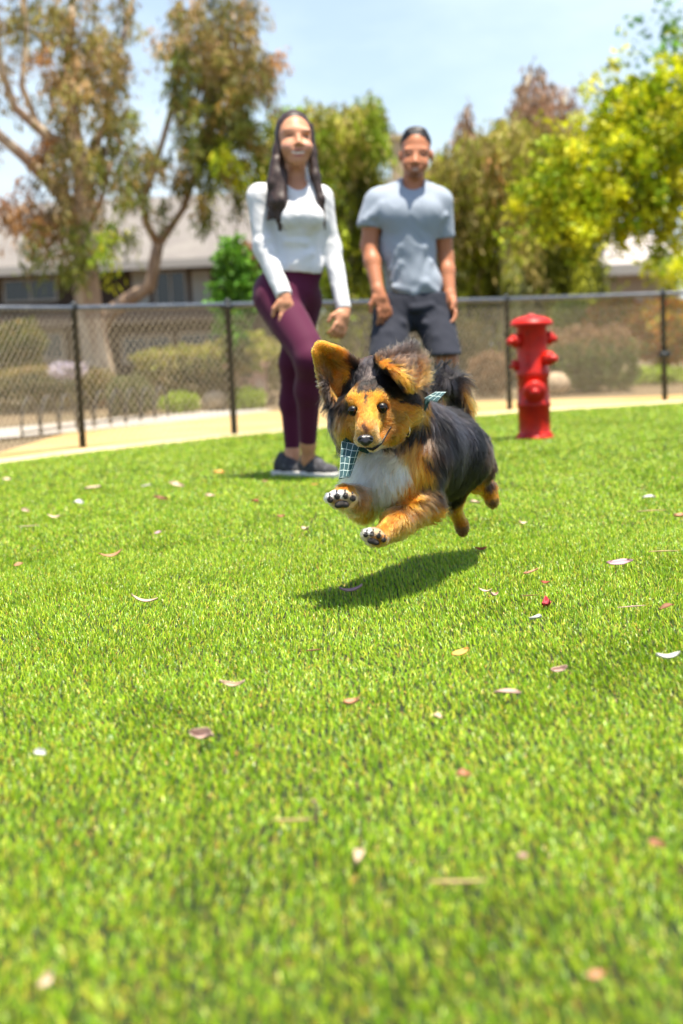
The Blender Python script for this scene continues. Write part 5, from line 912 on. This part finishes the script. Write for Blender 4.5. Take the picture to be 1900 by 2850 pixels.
    v_, q_ = nS.mesh(pad=.01); mesh_obj('nose', v_, q_, mat('dog_nose', (.018, .016, .018), rough=.32, spec=.6, bump=(900, .5, .0006)), root)
    # ---- mouth: dark lips, thicker where the shade of the open gap is painted in
    m = MB(); m.tube([q - fw * .0002 for q in mpts], [.0014 + .0030 * math.exp(-((i / (len(mpts) - 1) - .32) / .24) ** 2) for i in range(len(mpts))], 8)
    m.tube([mpts[0] + up * .004, mpts[0] + up * .009], [.0012, .0012], 6); m.build('mouth', mat('dog_lips_and_gap_shade', (.014, .007, .007), rough=.4), root, True)
    # ---- pads and claws
    pm = mat('paw_pad', (.045, .036, .033), rough=.75, bump=(500, .6, .001)); cm = mat('claw', (.05, .04, .035), rough=.35)
    for toes, c, R_, U_, r in ((toes1, c1, R1, U1, .0285), (toes2, c2, R2, U2, .0235)):
        s2 = Sdf(.0014); B = np.stack([R_, np.cross(U_, R_), U_], 1)
        s2.ell(c - fw * r * .80 - U_ * r * .36, (r * .42, r * .18, r * .25), R=B, k=.004); s2.ell(c - fw * r * .80 - U_ * r * .5 - R_ * r * .3, (r * .26, r * .2, r * .2), R=B, k=.006); s2.ell(c - fw * r * .80 - U_ * r * .5 + R_ * r * .3, (r * .26, r * .2, r * .2), R=B, k=.006)
        v_, q_ = s2.mesh(pad=.008); mesh_obj('paw_pad', v_, q_, pm, root)
        for tq in toes:
            s3 = Sdf(.0012); tc_ = tq - fw * r * .34 - U_ * r * .10; s3.ell(tc_, (r * .235, r * .2, r * .27), R=B, k=.002)
            v_, q_ = s3.mesh(pad=.006); mesh_obj('paw_pad', v_, q_, pm, root)
            m = MB(); a = tq - fw * r * .25 + U_ * r * .30; m.tube([a, a - fw * r * .3 + U_ * r * .05, a - fw * r * .48 - U_ * r * .12], [r * .085, r * .06, r * .01], 8); m.build('claw', cm, root, True)
    # ---- bandana
    bm_ = bpy.data.materials.new('bandana_cloth'); bm_.use_nodes = True; t = bm_.node_tree; b = t.nodes['Principled BSDF']; b.inputs['Roughness'].default_value = .8; b.inputs['Sheen Weight'].default_value = .3
    uvn = t.nodes.new('ShaderNodeUVMap'); sp = t.nodes.new('ShaderNodeSeparateXYZ'); t.links.new(uvn.outputs[0], sp.inputs[0]); outs = []
    for k in (0, 1):
        fr = t.nodes.new('ShaderNodeMath'); fr.operation = 'FRACT'; t.links.new(sp.outputs[k], fr.inputs[0]); lt = t.nodes.new('ShaderNodeMath'); lt.operation = 'LESS_THAN'; lt.inputs[1].default_value = .085; t.links.new(fr.outputs[0], lt.inputs[0]); outs.append(lt)
    mxx = t.nodes.new('ShaderNodeMath'); mxx.operation = 'MAXIMUM'; t.links.new(outs[0].outputs[0], mxx.inputs[0]); t.links.new(outs[1].outputs[0], mxx.inputs[1])
    mc = t.nodes.new('ShaderNodeMix'); mc.data_type = 'RGBA'; mc.inputs[6].default_value = (.018, .075, .085, 1); mc.inputs[7].default_value = (.55, .68, .66, 1); t.links.new(mxx.outputs[0], mc.inputs[0]); t.links.new(mc.outputs[2], b.inputs['Base Color'])
    def cloth(name, quad, nu, nv, uvs, amp, parent=root, thick=.0012):
        quad = [np.asarray(q) for q in quad]; V_ = []; UV = []
        for j in range(nv + 1):
            for i in range(nu + 1):
                u_, v_ = i / nu, j / nv; q = lerp(lerp(quad[0], quad[1], u_), lerp(quad[3], quad[2], u_), v_)
                q = q + fw * amp * (math.sin(u_ * 5 + v_ * 3) + .6 * math.sin(v_ * 7 + 1 + u_ * 2)); V_.append(q); UV.append((u_ * uvs[0] + .06 * math.sin(v_ * 6), v_ * uvs[1] + .07 * math.sin(u_ * 7)))
        n_ = len(V_); V2 = V_ + [q + fw * thick for q in V_]; F_ = []
        for j in range(nv):
            for i in range(nu):
                a = j * (nu + 1) + i; F_.append([a, a + nu + 1, a + nu + 2, a + 1]); F_.append([a + n_, a + 1 + n_, a + nu + 2 + n_, a + nu + 1 + n_])
        bd = [i for i in range(nu + 1)] + [j * (nu + 1) + nu for j in range(1, nv + 1)] + [nv * (nu + 1) + i for i in range(nu - 1, -1, -1)] + [j * (nu + 1) for j in range(nv - 1, 0, -1)]
        for a, b2 in zip(bd, bd[1:] + bd[:1]): F_.append([a, b2, b2 + n_, a + n_])
        o = mesh_obj(name, V2, F_, bm_, parent); uv = o.data.uv_layers.new(name='UVMap'); UV = UV + UV
        li = np.zeros(len(o.data.loops), np.int32); o.data.loops.foreach_get('vertex_index', li); uv.data.foreach_set('uv', np.array(UV, np.float32)[li].ravel()); return o
    ban = cloth('bandana', [P(950, 1228, 3.10), P(1006, 1238, 3.10), P(974, 1328, 3.06), P(943, 1334, 3.06)], 10, 14, (3.4, 5.2), .0035)
    ban2 = cloth('knot_end', [P(1180, 1108, 3.13), P(1212, 1090, 3.16), P(1242, 1090, 3.17), P(1214, 1120, 3.14)], 8, 8, (2.2, 3.0), .002, ban)
    m = MB(); cN = P(1085, 1180, 3.235); axN = P(1055, 1110, 3.20) - P(1110, 1225, 3.29); Bn = frame(axN, rt); pts = []
    pts = [P(960, 1225, 3.12), P(990, 1245, 3.15), P(1030, 1258, 3.165), P(1080, 1240, 3.18), P(1120, 1210, 3.19), P(1155, 1175, 3.19), P(1178, 1140, 3.18), P(1190, 1112, 3.17)]
    m.tube([lerp(q, q, 0) for q in pts], [.006] * 8, 10); m.build('neck_band', mat('band_cloth', (.015, .06, .065), rough=.8), ban, True)
    m = MB(); cR = P(1134, 1200, 3.115); m.tube([cR + rt * .008 * math.cos(a) * .6 + up * .012 * math.sin(a) - fw * .003 * math.cos(a) for a in np.linspace(0, 6.28, 21)], .0011, 8, cap=False)
    m.build('collar_ring', mat('brass_ring', (.75, .62, .35), rough=.25, metal=1.0), root, True)
    return root, body, bvh
FURN = 60000 if 'q' in DEV else 260000
if not DEV or 'd' in DEV:
    dog, dog_body, dog_bvh = make_dog()
# ================================================================== fallen leaves on the turf
LITC = dict(cream=(.66, .50, .35), pinkc=(.62, .42, .34), pink=(.62, .36, .40), mauve=(.55, .34, .38), white=(.62, .62, .57), orange=(.78, .42, .10), brown=(.26, .11, .045), redb=(.32, .07, .035), red=(.55, .05, .07), tan=(.60, .42, .20), grey=(.42, .38, .32), rust=(.55, .28, .15))
# x, y (pixels of a 1568-wide view), length in cm, width in cm, yaw, kind, colour, label
LIT = [
 (330, 1375, 6.0, 1.8, -5, 'leaf', 'cream', 'large cream gum leaf with an orange tip lying left of the dog shadow'),
 (472, 1682, 5.0, 2.0, -40, 'leaf', 'pinkc', 'broad pinkish cream leaf standing tilted in the grass left of centre'),
 (90, 1719, 1.8, 1.1, 10, 'chip', 'white', 'small white flake near the left edge below the cream gum leaf'),
 (532, 1566, 4.2, 1.0, 8, 'leaf', 'cream', 'narrow cream leaf above the tilted pinkish one'),
 (718, 1860, 5.5, 1.0, 100, 'twig', 'pinkc', 'upright curved pale twig standing in the blurred grass'),
 (672, 1867, 5.0, .7, 4, 'twig', 'tan', 'pale straw lying left of the upright curved twig'),
 (822, 1952, 3.4, 1.3, 70, 'leaf', 'cream', 'blurred broad cream leaf below the upright twig'),
 (1050, 2008, 6.0, .9, -4, 'twig', 'tan', 'long tan stem lying flat, lowest piece of litter in the grass'),
 (1062, 1768, 2.0, 1.2, 15, 'leaf', 'rust', 'small orange tan leaf scrap right of centre in the blurred grass'),
 (1165, 1581, 4.4, 1.1, -12, 'leaf', 'pinkc', 'pale pink leaf below and right of the yellow orange chip'),
 (1055, 1491, 3.6, 1.4, 28, 'leaf', 'orange', 'yellow orange leaf with a white end below the red crumpled leaf'),
 (1533, 1502, 4.4, 1.5, 6, 'leaf', 'white', 'cream white leaf close to the right edge'),
 (1254, 1378, 2.6, 1.8, 40, 'crumple', 'red', 'crumpled red leaf right of the dog shadow'),
 (1230, 1413, 2.6, 1.2, -12, 'chip', 'white', 'small bluish white scrap just below the crumpled red leaf'),
 (806, 1352, 5.4, 1.6, 3, 'leaf', 'mauve', 'mauve pink leaf lying in the front of the dog shadow'),
 (1114, 1352, 3.0, .8, -6, 'leaf', 'cream', 'narrow cream leaf at the right of the dog shadow'),
 (1132, 1361, 2.0, 1.1, 35, 'leaf', 'pinkc', 'tiny rounded cream leaf touching the narrow cream one'),
 (1217, 1360, 4.0, .5, -4, 'twig', 'brown', 'thin brown twig left of the crumpled red leaf'),
 (1450, 1385, 6.0, .6, 8, 'twig', 'pinkc', 'long thin pale twig right of the crumpled red leaf'),
 (1422, 1287, 6.6, 2.0, -2, 'leaf', 'mauve', 'large mauve leaf at the right under the long brown twig'),
 (1523, 1260, 7.5, .8, -8, 'twig', 'tan', 'long curved tan twig near the right edge above the mauve leaf'),
 (256, 1272, 6.8, 1.7, 0, 'leaf', 'rust', 'long brownish pink leaf on the left of the turf above the cream gum leaf'),
 (701, 1212, 2.8, 1.8, -20, 'leaf', 'cream', 'curled cream leaf just left of the lower front paw of the dog'),
 (1104, 1255, 3.2, 1.0, 2, 'leaf', 'redb', 'red brown leaf at the back tip of the dog shadow'),
 (1219, 1307, 3.8, .7, 5, 'leaf', 'rust', 'thin rust coloured leaf between the dog shadow and the mauve leaf'),
 (1200, 1197, 2.4, 1.2, 0, 'leaf', 'cream', 'small cream leaf right of the hind paws of the dog'),
 (1530, 1385, 3.2, 1.3, 4, 'leaf', 'brown', 'dark brown leaf at the right end of the long thin pale twig'),
 (719, 1484, 2.8, .7, 12, 'twig', 'brown', 'small curved dark brown leaf stalk in the middle of the grass'),
 (808, 1607, 2.6, 1.3, 10, 'leaf', 'rust', 'faded peach leaf scrap in the centre of the grass'),
 (1002, 1636, 1.8, 1.2, 60, 'chip', 'cream', 'pale cream speck of leaf below the pale pink leaf'),
 (1284, 1530, 2.8, 1.2, 4, 'leaf', 'pinkc', 'blush coloured leaf between the yellow orange chip and the right edge'),
 (1490, 1137, 4.4, 1.6, 0, 'leaf', 'white', 'white leaf far back on the right side of the turf'),
 (1495, 1168, 9.0, .9, 2, 'twig', 'tan', 'pale bark strip on the far right of the turf below the white leaf'),
 (1562, 1181, 4.0, 1.6, 0, 'leaf', 'rust', 'brown leaf cut by the right edge of the turf'),
 (405, 1110, 7.5, 2.6, 0, 'leaf', 'cream', 'broad cream leaf far back, straight left of the shoes of the woman'),
 (213, 1117, 7.5, 2.2, 0, 'leaf', 'cream', 'long cream leaf far back on the left, level with the shoes of the woman'),
 (368, 1140, 6.0, 2.0, 0, 'leaf', 'brown', 'dark brown leaf just below the broad cream leaf far back'),
 (502, 1082, 5.5, 2.4, 0, 'leaf', 'orange', 'orange leaf far back left of the shadow of the woman'),
 (585, 1147, 3.0, 1.5, 0, 'leaf', 'redb', 'small red leaf below the shadow of the woman'),
 (15, 1098, 4.5, 2.0, 0, 'leaf', 'cream', 'pale leaf at the far left edge close to the fence'),
 (180, 1150, 3.8, 2.2, 20, 'chip', 'white', 'bright little leaf below the long cream leaf on the left'),
 (58, 1168, 4.0, 1.8, -30, 'leaf', 'cream', 'pale leaf near the left edge, left of the bright little leaf'),
 (124, 1183, 5.0, 1.3, 2, 'leaf', 'cream', 'narrow pale leaf at the left below the bright little leaf'),
 (65, 1203, 7.0, .9, 6, 'twig', 'cream', 'pale twig near the left edge under the narrow pale leaf'),
 (645, 1183, 2.6, 1.2, 0, 'leaf', 'rust', 'peach leaf between the shoes of the woman and the raised paw of the dog'),
 (362, 1219, 2.4, 1.3, 0, 'leaf', 'mauve', 'small lilac leaf in the middle left of the turf'),
 (42, 1291, 2.8, 1.3, 0, 'leaf', 'rust', 'small peach leaf by the left edge, left of the brownish pink leaf'),
 (482, 1135, 4.0, 1.6, 0, 'leaf', 'cream', 'cream leaf between the dark brown leaf and the shadow of the woman'),
 (335, 1112, 5.0, 1.4, 0, 'leaf', 'grey', 'greyish leaf between the two long cream leaves far back'),
 (608, 1102, 2.6, 1.2, 0, 'leaf', 'rust', 'tiny rust leaf at the left shoe of the woman'),
 (722, 1110, 2.8, 1.2, 0, 'leaf', 'orange', 'orange leaf under the toe of the right shoe of the woman'),
 (1090, 1150, 3.6, 1.6, 15, 'leaf', 'cream', 'pale leaf on the turf between the two hind legs of the dog'),
 (1252, 1332, 2.0, 1.2, 0, 'leaf', 'redb', 'tiny dark red leaf above the crumpled red one'),
 (1196, 1955, 1.6, .8, 50, 'leaf', 'pinkc', 'faint pinkish leaf in the blurred grass right of the broad cream leaf'),
 (1506, 1924, 1.8, .9, 0, 'leaf', 'rust', 'rust leaf in the blurred grass near the right edge'),
 (1367, 2225, 1.6, 1.0, 20, 'leaf', 'rust', 'very blurred rust scrap low at the right of the foreground grass'),
 (100, 2238, 1.8, 1.0, 60, 'leaf', 'cream', 'very blurred pale leaf low at the left of the foreground grass'),
]
def litter():
    mats = {}
    for i, (x, y, L, W, yaw, kind, c, lab) in enumerate(LIT):
        r = np.random.default_rng(900 + i); g = G(x * 1900 / 1568, y * 1900 / 1568, .026); L /= 100; W /= 100
        if c not in mats:
            k = np.array(LITC[c]); mats[c] = mat('dry_leaf_' + c, tuple(k), rough=.6, noise=[(60, tuple(k * .72), .45, .7, (1, 1, 1))], transl=.15)
        a = math.radians(yaw + r.normal() * 6); R = np.array([[math.cos(a), -math.sin(a), 0], [math.sin(a), math.cos(a), 0], [0, 0, 1]])
        tilt = rotm(x=r.uniform(5, 48), y=r.uniform(-14, 14)); V = []; F = []; th_ = .0007
        if kind == 'twig':
            m = MB(); b = r.uniform(-.12, .12); pts = [R @ np.array([t * L, b * L * (1 - 4 * t * t), .0]) for t in np.linspace(-.5, .5, 9)]; m.tube(pts, [W * .25 * (1 - .5 * abs(t)) for t in np.linspace(-1, 1, 9)], 6); V, F = m.v, m.f; V = np.array(V)
            if abs(yaw) > 80: V = V @ rotm(x=-60).T
        else:
            nu, nv = (9, 5); W *= .85; cup = r.uniform(.15, .55) * W; bend = r.uniform(-.12, .28) * L; tw = r.uniform(-.5, .5)
            for s_ in (1, -1):
                for j in range(nv):
                    for k in range(nu):
                        t = k / (nu - 1) * 2 - 1; v = j / (nv - 1) * 2 - 1; w = W / 2 * max(0.03, (1 - abs(t) ** (1.9 if kind == 'leaf' else 4)) ** (.75)) * (1 + .12 * math.sin(5 * t + i)); q = np.array([t * L / 2, v * w + .06 * L * math.sin(2 * t + i) * .6, cup * v * v + bend * t * t + tw * v * w * t])
                        if kind == 'crumple': q[2] += .005 * math.sin(9 * t + 3 * v) + .004 * math.cos(7 * v - 4 * t)
                        V.append(R @ (tilt @ q) + np.array([0, 0, th_ * s_]))
            n1 = nu * nv
            for j in range(nv - 1):
                for k in range(nu - 1):
                    q = j * nu + k; F.append([q, q + 1, q + nu + 1, q + nu]); F.append([n1 + q, n1 + q + nu, n1 + q + nu + 1, n1 + q + 1])
            bd = list(range(nu)) + [j * nu + nu - 1 for j in range(1, nv)] + [(nv - 1) * nu + k for k in range(nu - 2, -1, -1)] + [j * nu for j in range(nv - 2, 0, -1)]
            for q, q2 in zip(bd, bd[1:] + bd[:1]): F.append([q, n1 + q, n1 + q2, q2])
        o = mesh_obj('twig' if kind == 'twig' else 'fallen_leaf', V, F, mats[c], None); o.location = [float(v) for v in g]; o.location[2] -= .007
        tag(o, lab, 'twig' if kind == 'twig' else 'leaf', 'leaves and twigs fallen on the turf')
if not DEV or 'l' in DEV:
    litter()
